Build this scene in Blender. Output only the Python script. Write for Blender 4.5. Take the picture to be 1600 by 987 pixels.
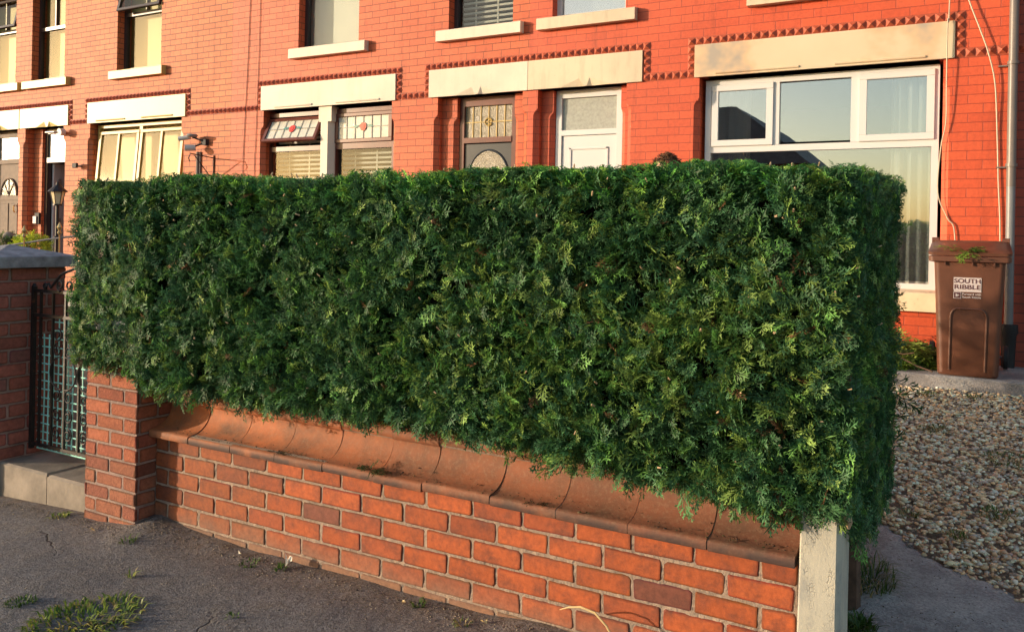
import bpy, bmesh, math, random
import numpy as np
from mathutils import Vector, Matrix, noise
PI = math.pi
R = math.radians
scene = bpy.context.scene
for _o in list(bpy.data.objects):
    bpy.data.objects.remove(_o)
C = scene.collection

# ------------------------------------------------------------------ camera
F_PX, EYE = 1300.0, Vector((0, 0, 1.6))
yaw = math.atan(F_PX / 2336.0)
roll = R(1.15)
fw = Vector((-math.sin(yaw), math.cos(yaw), 0))
rt = Vector((math.cos(yaw), math.sin(yaw), 0))
up = Vector((0, 0, 1))
ax = rt * math.cos(roll) + up * math.sin(roll)
ay = -rt * math.sin(roll) + up * math.cos(roll)
cd = bpy.data.cameras.new('camera')
cd.sensor_width = 36; cd.sensor_fit = 'HORIZONTAL'
cd.lens = 36 * F_PX / 1600
cd.shift_y = -126.5 / 1600
cd.clip_start = 0.05; cd.clip_end = 3000
cam = bpy.data.objects.new('camera', cd); C.objects.link(cam)
M3 = Matrix((ax, ay, -fw)).transposed()
cam.matrix_world = Matrix.Translation(EYE) @ M3.to_4x4()
scene.camera = cam

# ------------------------------------------------------------------ light
SUN_EL, SUN_AZ = 7.5, 56.0        # azimuth: degrees from -Y towards -X
sd = Vector((-math.sin(R(SUN_AZ)) * math.cos(R(SUN_EL)), -math.cos(R(SUN_AZ)) * math.cos(R(SUN_EL)), math.sin(R(SUN_EL))))
w = bpy.data.worlds.new('World'); scene.world = w; w.use_nodes = True
wn = w.node_tree.nodes; wl = w.node_tree.links
bg = wn['Background']; bg.inputs['Strength'].default_value = 0.15
sky = wn.new('ShaderNodeTexSky'); sky.sky_type = 'NISHITA'; sky.sun_disc = False
sky.sun_elevation = R(SUN_EL)
sky.sun_rotation = math.atan2(sd.x, sd.y)
sky.air_density = 1.0; sky.dust_density = 1.4; sky.ozone_density = 1.2
wl.new(sky.outputs[0], bg.inputs['Color'])
sl = bpy.data.lights.new('sun', 'SUN'); sl.energy = 2.5; sl.angle = R(0.6); sl.color = (1.0, 0.80, 0.58)
so = bpy.data.objects.new('sun', sl); C.objects.link(so)
so.rotation_euler = (-sd).to_track_quat('-Z', 'Y').to_euler()
so.location = (-20, -20, 20)
scene.view_settings.view_transform = 'Standard'
scene.view_settings.look = 'None'
scene.view_settings.exposure = 1.12
scene.view_settings.gamma = 1.0
scene.render.resolution_x = 1024; scene.render.resolution_y = 631
scene.render.engine = 'CYCLES'

# ------------------------------------------------------------------ materials
def newmat(name):
    m = bpy.data.materials.new(name); m.use_nodes = True
    nt = m.node_tree
    return m, nt, nt.nodes['Principled BSDF']
def setin(b, k, v):
    if k in b.inputs: b.inputs[k].default_value = v
def N(nt, t, **kw):
    n = nt.nodes.new(t)
    for k, v in kw.items(): setattr(n, k, v)
    return n
def pos(nt): return N(nt, 'ShaderNodeNewGeometry').outputs['Position']
def noise_n(nt, vec, scale, detail=4, rough=0.6):
    n = N(nt, 'ShaderNodeTexNoise'); nt.links.new(vec, n.inputs['Vector'])
    n.inputs['Scale'].default_value = scale; n.inputs['Detail'].default_value = detail; n.inputs['Roughness'].default_value = rough
    return n.outputs['Fac']
def ramp(nt, fac, stops):
    r = N(nt, 'ShaderNodeValToRGB'); nt.links.new(fac, r.inputs['Fac'])
    e = r.color_ramp.elements
    while len(e) < len(stops): e.new(0.5)
    for k, (p, c) in enumerate(stops):
        e[k].position = p; e[k].color = (c[0], c[1], c[2], 1) if not isinstance(c, (int, float)) else (c, c, c, 1)
    return r.outputs['Color']
def mix(nt, fac, a, b, mode='MIX'):
    m = N(nt, 'ShaderNodeMix', data_type='RGBA', blend_type=mode)
    for inp, v in ((0, fac), (6, a), (7, b)):
        if hasattr(v, 'is_output') or isinstance(v, bpy.types.NodeSocket): nt.links.new(v, m.inputs[inp])
        else: m.inputs[inp].default_value = v if inp == 0 else (v[0], v[1], v[2], 1)
    return m.outputs[2]
def mth(nt, op, a, b=None):
    m = N(nt, 'ShaderNodeMath', operation=op)
    for i, v in enumerate((a, b)):
        if v is None: continue
        if isinstance(v, bpy.types.NodeSocket): nt.links.new(v, m.inputs[i])
        else: m.inputs[i].default_value = v
    return m.outputs[0]
def bump(nt, b, h, strength=0.5, dist=0.01):
    n = N(nt, 'ShaderNodeBump'); n.inputs['Strength'].default_value = strength; n.inputs['Distance'].default_value = dist
    nt.links.new(h, n.inputs['Height']); nt.links.new(n.outputs[0], b.inputs['Normal'])
def mat(name, col, rough=0.6, var=0.25, scale=8, metal=0, bmp=0.2, bdist=0.004, spec=0.5, stops=None, fine=60):
    m, nt, b = newmat(name)
    p = pos(nt)
    f = noise_n(nt, p, scale)
    lo = tuple(c * (1 - var) for c in col); hi = tuple(min(1, c * (1 + var)) for c in col)
    c = ramp(nt, f, stops or [(0.3, lo), (0.7, hi)])
    nt.links.new(c, b.inputs['Base Color'])
    setin(b, 'Roughness', rough); setin(b, 'Metallic', metal); setin(b, 'Specular IOR Level', spec)
    if bmp: bump(nt, b, noise_n(nt, p, fine, 3), bmp, bdist)
    return m
def attr_mat(name, rough=0.7, attr='col', fine=70, bmp=0.35, bdist=0.004, stain=0.35, spec=0.3, sscale=9, dark=(0.10, 0.06, 0.05), trans=0, sheen=0):
    m, nt, b = newmat(name)
    p = pos(nt)
    a = N(nt, 'ShaderNodeAttribute', attribute_name=attr)
    c = a.outputs['Color']
    if stain:
        f = ramp(nt, noise_n(nt, p, sscale, 6, 0.7), [(0.45, 0.0), (0.72, 1.0)])
        f = mth(nt, 'MULTIPLY', f, stain)
        c = mix(nt, f, c, dark)
        if name == 'garden_brick':      # dried splash and salt along the foot of the wall
            sz = N(nt, 'ShaderNodeSeparateXYZ'); nt.links.new(p, sz.inputs[0])
            low = ramp(nt, mth(nt, 'ADD', sz.outputs[2], mth(nt, 'MULTIPLY', noise_n(nt, p, 5, 5), .18)), [(0.08, 0.75), (0.24, 0.0)])
            c = mix(nt, low, c, (0.27, 0.165, 0.115))
            salt = ramp(nt, noise_n(nt, p, 17, 7, 0.75), [(0.66, 0.0), (0.74, 0.45)])
            c = mix(nt, salt, c, (0.45, 0.30, 0.22))
        v = ramp(nt, noise_n(nt, p, fine * 0.6, 3), [(0.3, 0.78), (0.7, 1.12)])
        c = mix(nt, 1.0, c, v, 'MULTIPLY')
    nt.links.new(c, b.inputs['Base Color'])
    setin(b, 'Roughness', rough); setin(b, 'Specular IOR Level', spec)
    if bmp: bump(nt, b, noise_n(nt, p, fine, 4), bmp, bdist)
    if trans:
        t = N(nt, 'ShaderNodeBsdfTranslucent'); nt.links.new(c, t.inputs['Color'])
        ms = N(nt, 'ShaderNodeMixShader'); ms.inputs[0].default_value = trans
        nt.links.new(b.outputs[0], ms.inputs[1]); nt.links.new(t.outputs[0], ms.inputs[2])
        nt.links.new(ms.outputs[0], nt.nodes['Material Output'].inputs['Surface'])
    return m
def stone_mat(name, col, dirt, rough=0.6, amt=0.55):
    m, nt, b = newmat(name); p = pos(nt)
    mp = N(nt, 'ShaderNodeMapping'); nt.links.new(p, mp.inputs[0]); mp.inputs['Scale'].default_value = (9, 9, 1.5)
    st = ramp(nt, noise_n(nt, mp.outputs[0], 1.0, 7, 0.7), [(0.50, 0.0), (0.78, amt)])
    bl = ramp(nt, noise_n(nt, p, 1.1, 5, 0.6), [(0.30, 0.86), (0.6, 1.04)])
    c = mix(nt, st, col, dirt); c = mix(nt, 1.0, c, bl, 'MULTIPLY')
    fl = ramp(nt, noise_n(nt, p, 26, 6, 0.75), [(0.66, 0.0), (0.70, 0.7)])
    c = mix(nt, fl, c, tuple(x * .55 for x in col))
    nt.links.new(c, b.inputs['Base Color']); setin(b, 'Roughness', rough); bump(nt, b, noise_n(nt, p, 35, 5), 0.35, 0.004)
    return m
def facade_mat(name, c1, c2, mortar, stain, rough=0.6, mort=0.004, bs=0.5):
    m, nt, b = newmat(name)
    g = N(nt, 'ShaderNodeNewGeometry'); s = N(nt, 'ShaderNodeSeparateXYZ'); nt.links.new(g.outputs['Position'], s.inputs[0])
    wob = mth(nt, 'MULTIPLY', mth(nt, 'SUBTRACT', noise_n(nt, g.outputs['Position'], 2.2, 4), 0.5), 0.012)
    u = mth(nt, 'ADD', mth(nt, 'ADD', s.outputs[0], s.outputs[1]), 100.05)
    v = mth(nt, 'ADD', mth(nt, 'ADD', s.outputs[2], 83 * 0.083 - 3.255), wob)
    cv = N(nt, 'ShaderNodeCombineXYZ'); nt.links.new(u, cv.inputs[0]); nt.links.new(v, cv.inputs[1])
    br = N(nt, 'ShaderNodeTexBrick'); nt.links.new(cv.outputs[0], br.inputs['Vector'])
    br.inputs['Scale'].default_value = 1; br.inputs['Brick Width'].default_value = 0.2395; br.inputs['Row Height'].default_value = 0.083
    br.inputs['Mortar Size'].default_value = mort; br.inputs['Mortar Smooth'].default_value = 0.3
    br.inputs['Color1'].default_value = (*c1, 1); br.inputs['Color2'].default_value = (*c2, 1); br.inputs['Mortar'].default_value = (*mortar, 1)
    br.offset = 0.5; br.squash = 1
    p = g.outputs['Position']
    c = br.outputs['Color']
    vv = ramp(nt, noise_n(nt, p, 1.3, 6, 0.65), [(0.3, 1 - stain), (0.7, 1 + stain * 0.5)])
    c = mix(nt, 1.0, c, vv, 'MULTIPLY')
    mpp = N(nt, 'ShaderNodeMapping'); nt.links.new(p, mpp.inputs[0]); mpp.inputs['Scale'].default_value = (5, 5, 0.6)
    v3 = ramp(nt, noise_n(nt, mpp.outputs[0], 1.0, 7, 0.7), [(0.30, 0.72), (0.46, 1.0)])
    c = mix(nt, 1.0, c, v3, 'MULTIPLY')
    v2 = ramp(nt, noise_n(nt, p, 30, 3, 0.6), [(0.3, 0.88), (0.7, 1.08)])
    c = mix(nt, 1.0, c, v2, 'MULTIPLY')
    nt.links.new(c, b.inputs['Base Color'])
    setin(b, 'Roughness', rough); setin(b, 'Specular IOR Level', 0.4)
    h = mth(nt, 'ADD', mth(nt, 'MULTIPLY', br.outputs['Fac'], -1.0), mth(nt, 'MULTIPLY', noise_n(nt, p, 55, 4), 0.7))
    bump(nt, b, h, bs, 0.004)
    return m
def glass_mat(name, tint=(0.85, 0.9, 0.9), refl=0.45, rough=0.0, wave=0.0):
    m = bpy.data.materials.new(name); m.use_nodes = True; nt = m.node_tree
    for n in list(nt.nodes):
        if n.type == 'BSDF_PRINCIPLED': nt.nodes.remove(n)
    gl = N(nt, 'ShaderNodeBsdfGlossy'); gl.inputs['Roughness'].default_value = rough; gl.inputs['Color'].default_value = (0.88, 0.81, 0.75, 1)
    tr = N(nt, 'ShaderNodeBsdfTransparent'); tr.inputs['Color'].default_value = (*tint, 1)
    ms = N(nt, 'ShaderNodeMixShader'); ms.inputs[0].default_value = refl
    nt.links.new(tr.outputs[0], ms.inputs[1]); nt.links.new(gl.outputs[0], ms.inputs[2])
    nt.links.new(ms.outputs[0], nt.nodes['Material Output'].inputs['Surface'])
    if wave:
        n = N(nt, 'ShaderNodeBump'); n.inputs['Strength'].default_value = wave; n.inputs['Distance'].default_value = 0.01
        nt.links.new(noise_n(nt, pos(nt), 3, 2), n.inputs['Height']); nt.links.new(n.outputs[0], gl.inputs['Normal'])
    return m

M = {}
M['brick_B'] = facade_mat('painted_red_brick', (0.62, 0.100, 0.036), (0.55, 0.082, 0.030), (0.33, 0.05, 0.022), 0.12, 0.5, 0.004, 0.4)
M['brick_C'] = facade_mat('orange_red_brick', (0.64, 0.135, 0.050), (0.55, 0.105, 0.038), (0.24, 0.055, 0.025), 0.14, 0.6, 0.005)
M['brick_D'] = facade_mat('salmon_brick', (0.66, 0.185, 0.068), (0.56, 0.145, 0.052), (0.22, 0.07, 0.04), 0.16, 0.65, 0.007)
M['brick_A'] = facade_mat('dark_red_brick', (0.36, 0.065, 0.035), (0.28, 0.05, 0.03), (0.13, 0.04, 0.03), 0.25, 0.65, 0.005)
M['brick_S'] = mat('dark_red_stringcourse', (0.40, 0.085, 0.04), 0.55, 0.25, 12)
M['lint_cream'] = stone_mat('cream_painted_stone', (0.63, 0.53, 0.38), (0.42, 0.31, 0.2))
M['lint_dirty'] = mat('cream_painted_stone_stained', (0.6, 0.5, 0.35), 0.6, stops=[(0.33, (0.36, 0.31, 0.26)), (0.42, (0.60, 0.42, 0.26)), (0.5, (0.62, 0.50, 0.34)), (0.7, (0.64, 0.53, 0.37))], scale=1.3, fine=40, bdist=0.002)
M['lint_white'] = stone_mat('white_painted_stone', (0.70, 0.62, 0.50), (0.5, 0.42, 0.32), amt=.35)
M['lint_glare'] = stone_mat('glare_tinted_cream_stone', (0.53, 0.40, 0.13), (0.4, 0.29, 0.12), 0.45, .4)  # yellow glare of the low sun put into the stone colour
M['sill_worn'] = mat('worn_cream_sill', (0.7, 0.52, 0.33), 0.7, stops=[(0.30, (0.35, 0.28, 0.2)), (0.37, (0.75, 0.58, 0.38)), (0.7, (0.82, 0.66, 0.45))], scale=9, fine=60)
M['white_pvc'] = mat('white_pvc', (0.66, 0.65, 0.64), 0.3, 0.03, 2, bmp=0)
M['cream_frame'] = mat('cream_painted_frame', (0.50, 0.35, 0.10), 0.45, 0.05, 3, bmp=0)
M['brown_frame'] = mat('mahogany_frame', (0.13, 0.035, 0.022), 0.35, 0.25, 6, bmp=0.1)
M['dark_frame'] = mat('dark_brown_frame', (0.045, 0.030, 0.030), 0.35, 0.2, 6, bmp=0.1)
M['grey_frame'] = mat('grey_white_frame', (0.55, 0.53, 0.52), 0.4, 0.05, 6, bmp=0)
M['glass'] = glass_mat('window_glass', (0.8, 0.85, 0.87), 0.40, 0.0, 0.015)
M['glass_D'] = glass_mat('window_glass_glare', (0.85, 0.85, 0.8), 0.045, 0.03, 0.02)
M['glass_C'] = glass_mat('window_glass_clear', (0.85, 0.88, 0.88), 0.035, 0.0, 0.015)
M['frost'] = mat('frosted_glass', (0.36, 0.37, 0.33), 0.18, 0.15, 30, bmp=0.5, fine=90, bdist=0.004)
M['frost_brown'] = mat('obscure_textured_glass', (0.20, 0.17, 0.11), 0.2, 0.45, 60, bmp=0.8, fine=70, bdist=0.008)
M['lead_pale'] = mat('leaded_light_glass', (0.60, 0.58, 0.50), 0.15, 0.12, 14, bmp=0.4, fine=60, bdist=0.004)
M['lead'] = mat('lead_came', (0.30, 0.29, 0.27), 0.45, 0.1, 8, bmp=0)
M['brass'] = mat('brass', (0.62, 0.45, 0.2), 0.35, 0.1, 8, metal=0.8, bmp=0)
M['rose'] = mat('red_stained_glass', (0.65, 0.07, 0.05), 0.2, 0.1, 8, bmp=0)
M['leafglass'] = mat('green_stained_glass', (0.12, 0.28, 0.25), 0.2, 0.1, 8, bmp=0)
M['blind'] = mat('cream_blind', (0.52, 0.48, 0.40), 0.6, 0.04, 3, bmp=0)
M['blind_glow'] = mat('sky_glow_blind', (0.50, 0.42, 0.17), 0.5, 0.03, 2, bmp=0)  # yellow sky glow mirrored by the panes, put into the blind colour
M['blind_white'] = mat('white_roller_blind', (0.82, 0.76, 0.62), 0.6, 0.03, 3, bmp=0)
M['curtain'] = mat('net_curtain', (0.8, 0.76, 0.70), 0.9, 0.06, 3, bmp=0)
M['inside'] = mat('interior_plaster', (0.05, 0.045, 0.04), 0.9, 0.1, 2, bmp=0)
M['door_wood'] = mat('weathered_wood_door', (0.15, 0.10, 0.07), 0.7, 0.2, 10)
M['door_black'] = mat('black_door_paint', (0.030, 0.035, 0.042), 0.35, 0.2, 5, bmp=0.05)
M['pipe'] = mat('brown_grey_pipe', (0.17, 0.14, 0.125), 0.4, 0.12, 5, bmp=0.05)
M['pipe_grey'] = mat('lower_grey_pipe', (0.20, 0.20, 0.21), 0.4, 0.12, 5, bmp=0.05)
M['cable'] = mat('cream_cable', (0.48, 0.38, 0.26), 0.5, 0.08, 5, bmp=0)
M['black_cable'] = mat('thin_dark_cable', (0.05, 0.03, 0.025), 0.6, 0.1, 5, bmp=0)
M['slate'] = mat('roof_slate', (0.09, 0.09, 0.10), 0.6, 0.3, 6)
M['iron'] = mat('black_iron', (0.022, 0.018, 0.018), 0.5, 0.5, 30, metal=0.2, bmp=0.4, stops=[(0.35, (0.018, 0.015, 0.016)), (0.62, (0.03, 0.022, 0.02)), (0.75, (0.16, 0.06, 0.03))])
M['turq'] = mat('turquoise_plastic_mesh', (0.45, 0.92, 0.80), 0.4, 0.12, 20, bmp=0)
M['capstone'] = mat('grey_cap_stone', (0.29, 0.29, 0.31), 0.85, 0.35, 14, bmp=0.6, fine=45, bdist=0.008)
M['step'] = mat('worn_step_concrete', (0.22, 0.185, 0.15), 0.85, 0.4, 5, bmp=0.5, fine=50, bdist=0.006)
M['post'] = None
M['gb'] = attr_mat('garden_brick', 0.72, stain=0.85, sscale=11, dark=(0.11, 0.045, 0.035), bdist=0.005)
M['pb'] = attr_mat('pillar_brick', 0.85, stain=0.45, sscale=10, dark=(0.14, 0.05, 0.035), bmp=0.9, bdist=0.008, fine=90)
M['nb'] = attr_mat('neighbour_brick', 0.8, stain=0.45, sscale=8, dark=(0.10, 0.04, 0.035), bmp=0.6, bdist=0.006)
M['mortar'] = mat('mortar', (0.31, 0.23, 0.175), 0.95, 0.25, 12, bmp=0.9, fine=90, bdist=0.008)
M['mortar_dark'] = mat('dark_mortar', (0.28, 0.20, 0.17), 0.95, 0.35, 10, bmp=0.9, fine=90, bdist=0.008)
M['leaf'] = attr_mat('hedge_leaf', 0.55, stain=0, bmp=0, spec=0.3, trans=0.25)
M['twig'] = mat('cut_twig', (0.50, 0.34, 0.20), 0.8, 0.3, 30)
M['bark'] = mat('hedge_bark', (0.10, 0.055, 0.035), 0.9, 0.4, 20)
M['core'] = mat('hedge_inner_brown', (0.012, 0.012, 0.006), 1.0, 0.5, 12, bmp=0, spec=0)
M['bin'] = mat('brown_bin_plastic', (0.13, 0.050, 0.028), 0.45, 0.22, 5, bmp=0.35, fine=160, bdist=0.0015)
M['rubber'] = mat('black_rubber', (0.018, 0.018, 0.02), 0.7, 0.2, 8, bmp=0)
M['sticker'] = mat('sticker_white', (0.58, 0.50, 0.48), 0.5, 0.12, 60, bmp=0)
M['sticker_dark'] = mat('sticker_print', (0.10, 0.035, 0.04), 0.5, 0.1, 20, bmp=0)
M['skin'] = mat('skin', (0.62, 0.36, 0.25), 0.5, 0.08, 20, bmp=0.1)
M['hair'] = mat('brown_hair', (0.17, 0.085, 0.045), 0.5, 0.3, 40, bmp=0.3)
M['shirt'] = mat('dark_shirt', (0.06, 0.07, 0.10), 0.9, 0.1, 20)
M['trouser'] = mat('grey_trousers', (0.10, 0.10, 0.10), 0.9, 0.1, 20)
M['shoe'] = mat('dark_shoe', (0.03, 0.03, 0.03), 0.6, 0.1, 20)
M['stone'] = attr_mat('gravel_stone', 0.65, stain=0.15, bmp=0.2, fine=120)
M['grass'] = attr_mat('grass_blade', 0.5, stain=0, bmp=0, trans=0.25)
M['paper'] = mat('white_scrap', (0.75, 0.70, 0.60), 0.7, 0.1, 20)
M['straw'] = mat('dry_straw', (0.62, 0.44, 0.20), 0.6, 0.15, 30)
M['lamp_glass'] = mat('lantern_glass', (0.75, 0.62, 0.38), 0.1, 0.1, 10, bmp=0)
M['rail'] = mat('grey_rail', (0.25, 0.23, 0.22), 0.4, 0.1, 10, bmp=0)

def ground_mats():
    # asphalt pavement
    m, nt, b = newmat('old_asphalt'); p = pos(nt)
    big = noise_n(nt, p, 1.1, 6, 0.65); fine_ = noise_n(nt, p, 120, 3, 0.7); mid = noise_n(nt, p, 9, 6, 0.7)
    c = ramp(nt, big, [(0.3, (0.112, 0.108, 0.118)), (0.55, (0.165, 0.155, 0.160)), (0.75, (0.25, 0.228, 0.222))])
    c = mix(nt, ramp(nt, mid, [(0.45, 0.0), (0.75, 0.6)]), c, (0.19, 0.155, 0.125))
    c = mix(nt, ramp(nt, fine_, [(0.55, 0.0), (0.75, 0.8)]), c, (0.36, 0.32, 0.28))
    s = N(nt, 'ShaderNodeSeparateXYZ'); nt.links.new(p, s.inputs[0])
    near = mth(nt, 'MULTIPLY', mth(nt, 'ADD', s.outputs[1], -2.68), 3.2)      # dirt swept up against the wall
    dm = mth(nt, 'MULTIPLY', ramp(nt, near, [(0.0, 0.0), (1.0, 1.0)]), ramp(nt, noise_n(nt, p, 14, 5, 0.7), [(0.35, 0.2), (0.65, 1.0)]))
    c = mix(nt, dm, c, (0.13, 0.088, 0.062))
    ve = N(nt, 'ShaderNodeTexVoronoi', feature='DISTANCE_TO_EDGE'); wv_ = N(nt, 'ShaderNodeVectorMath', operation='ADD'); nn_ = N(nt, 'ShaderNodeTexNoise'); nt.links.new(p, nn_.inputs['Vector']); nn_.inputs['Scale'].default_value = 5; nn_.inputs['Detail'].default_value = 6
    sc_ = N(nt, 'ShaderNodeVectorMath', operation='SCALE'); nt.links.new(nn_.outputs['Color'], sc_.inputs[0]); sc_.inputs['Scale'].default_value = .28
    nt.links.new(p, wv_.inputs[0]); nt.links.new(sc_.outputs[0], wv_.inputs[1]); nt.links.new(wv_.outputs[0], ve.inputs['Vector']); ve.inputs['Scale'].default_value = 1.1
    crack = mth(nt, 'MULTIPLY', ramp(nt, ve.outputs['Distance'], [(0.0, 1.0), (0.010, 0.0)]), ramp(nt, noise_n(nt, p, 1.6, 2), [(0.52, 0.0), (0.60, 0.75)]))
    c = mix(nt, crack, c, (0.035, 0.03, 0.028))
    vg = N(nt, 'ShaderNodeTexVoronoi'); nt.links.new(p, vg.inputs['Vector']); vg.inputs['Scale'].default_value = 95
    c = mix(nt, 0.55, c, mix(nt, 1.0, c, ramp(nt, vg.outputs['Color'], [(0.2, 0.55), (0.8, 1.55)]), 'MULTIPLY'))
    nt.links.new(c, b.inputs['Base Color']); setin(b, 'Roughness', 0.9); setin(b, 'Specular IOR Level', 0.3)
    h = mth(nt, 'ADD', mth(nt, 'MULTIPLY', mid, 1.6), mth(nt, 'SUBTRACT', mth(nt, 'MULTIPLY', fine_, 0.7), mth(nt, 'MULTIPLY', crack, 1.5)))
    bump(nt, b, h, 0.9, 0.014); M['asphalt'] = m
    # concrete apron
    m, nt, b = newmat('rough_concrete'); p = pos(nt)
    big = noise_n(nt, p, 2.5, 8, 0.7); fine_ = noise_n(nt, p, 80, 4, 0.75)
    c = ramp(nt, big, [(0.3, (0.27, 0.245, 0.24)), (0.48, (0.37, 0.34, 0.33)), (0.58, (0.52, 0.49, 0.47)), (0.7, (0.68, 0.65, 0.61))])
    c = mix(nt, ramp(nt, fine_, [(0.35, 0.5), (0.6, 0.0)]), c, (0.13, 0.115, 0.105))
    nt.links.new(c, b.inputs['Base Color']); setin(b, 'Roughness', 0.9)
    bump(nt, b, mth(nt, 'ADD', fine_, big), 0.9, 0.014); M['concrete'] = m
    m, nt, b = newmat('garden_soil'); p = pos(nt)
    c = ramp(nt, noise_n(nt, p, 30, 6, 0.7), [(0.3, (0.05, 0.038, 0.028)), (0.7, (0.16, 0.12, 0.085))])
    nt.links.new(c, b.inputs['Base Color']); setin(b, 'Roughness', 0.95); bump(nt, b, noise_n(nt, p, 40, 5), 0.9, 0.02); M['soil'] = m
    # flaking painted post
    m, nt, b = newmat('flaking_white_paint'); p = pos(nt)
    mp = N(nt, 'ShaderNodeMapping'); nt.links.new(p, mp.inputs[0]); mp.inputs['Scale'].default_value = (1.0, 1.0, 0.45)
    big = noise_n(nt, mp.outputs[0], 7, 8, 0.75); f2 = noise_n(nt, mp.outputs[0], 22, 8, 0.8)
    c = ramp(nt, big, [(0.35, (0.28, 0.28, 0.265)), (0.5, (0.44, 0.42, 0.35)), (0.7, (0.51, 0.48, 0.39))])
    vo = N(nt, 'ShaderNodeTexVoronoi', feature='DISTANCE_TO_EDGE'); nt.links.new(mp.outputs[0], vo.inputs['Vector']); vo.inputs['Scale'].default_value = 110
    crack = mth(nt, 'MULTIPLY', ramp(nt, vo.outputs['Distance'], [(0.0, 1.0), (0.09, 0.0)]), ramp(nt, noise_n(nt, mp.outputs[0], 12, 5, 0.7), [(0.50, 0.0), (0.62, 0.6)]))
    c = mix(nt, crack, c, (0.17, 0.15, 0.12))
    c = mix(nt, ramp(nt, f2, [(0.64, 0.0), (0.70, 0.8)]), c, (0.30, 0.28, 0.24))
    nt.links.new(c, b.inputs['Base Color']); setin(b, 'Roughness', 0.65)
    bump(nt, b, mth(nt, 'SUBTRACT', f2, crack), 0.6, 0.004); M['post'] = m
    # terracotta coping
    m, nt, b = newmat('terracotta_coping'); p = pos(nt)
    a = N(nt, 'ShaderNodeAttribute', attribute_name='col'); c = a.outputs['Color']
    c = mix(nt, ramp(nt, noise_n(nt, p, 6, 7, 0.7), [(0.38, 0.0), (0.68, 0.85)]), c, (0.12, 0.068, 0.042))
    c = mix(nt, ramp(nt, noise_n(nt, p, 60, 4, 0.7), [(0.5, 0.0), (0.8, 0.5)]), c, (0.34, 0.22, 0.14))
    s = N(nt, 'ShaderNodeSeparateXYZ'); nt.links.new(p, s.inputs[0])
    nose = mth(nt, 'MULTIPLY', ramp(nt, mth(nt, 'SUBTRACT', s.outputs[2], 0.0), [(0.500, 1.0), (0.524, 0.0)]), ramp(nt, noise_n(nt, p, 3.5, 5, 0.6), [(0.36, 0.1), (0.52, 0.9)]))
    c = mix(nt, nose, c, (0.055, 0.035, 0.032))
    nt.links.new(c, b.inputs['Base Color']); setin(b, 'Roughness', 0.75); bump(nt, b, noise_n(nt, p, 70, 5, 0.7), 0.5, 0.004); M['coping'] = m
ground_mats()

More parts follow.
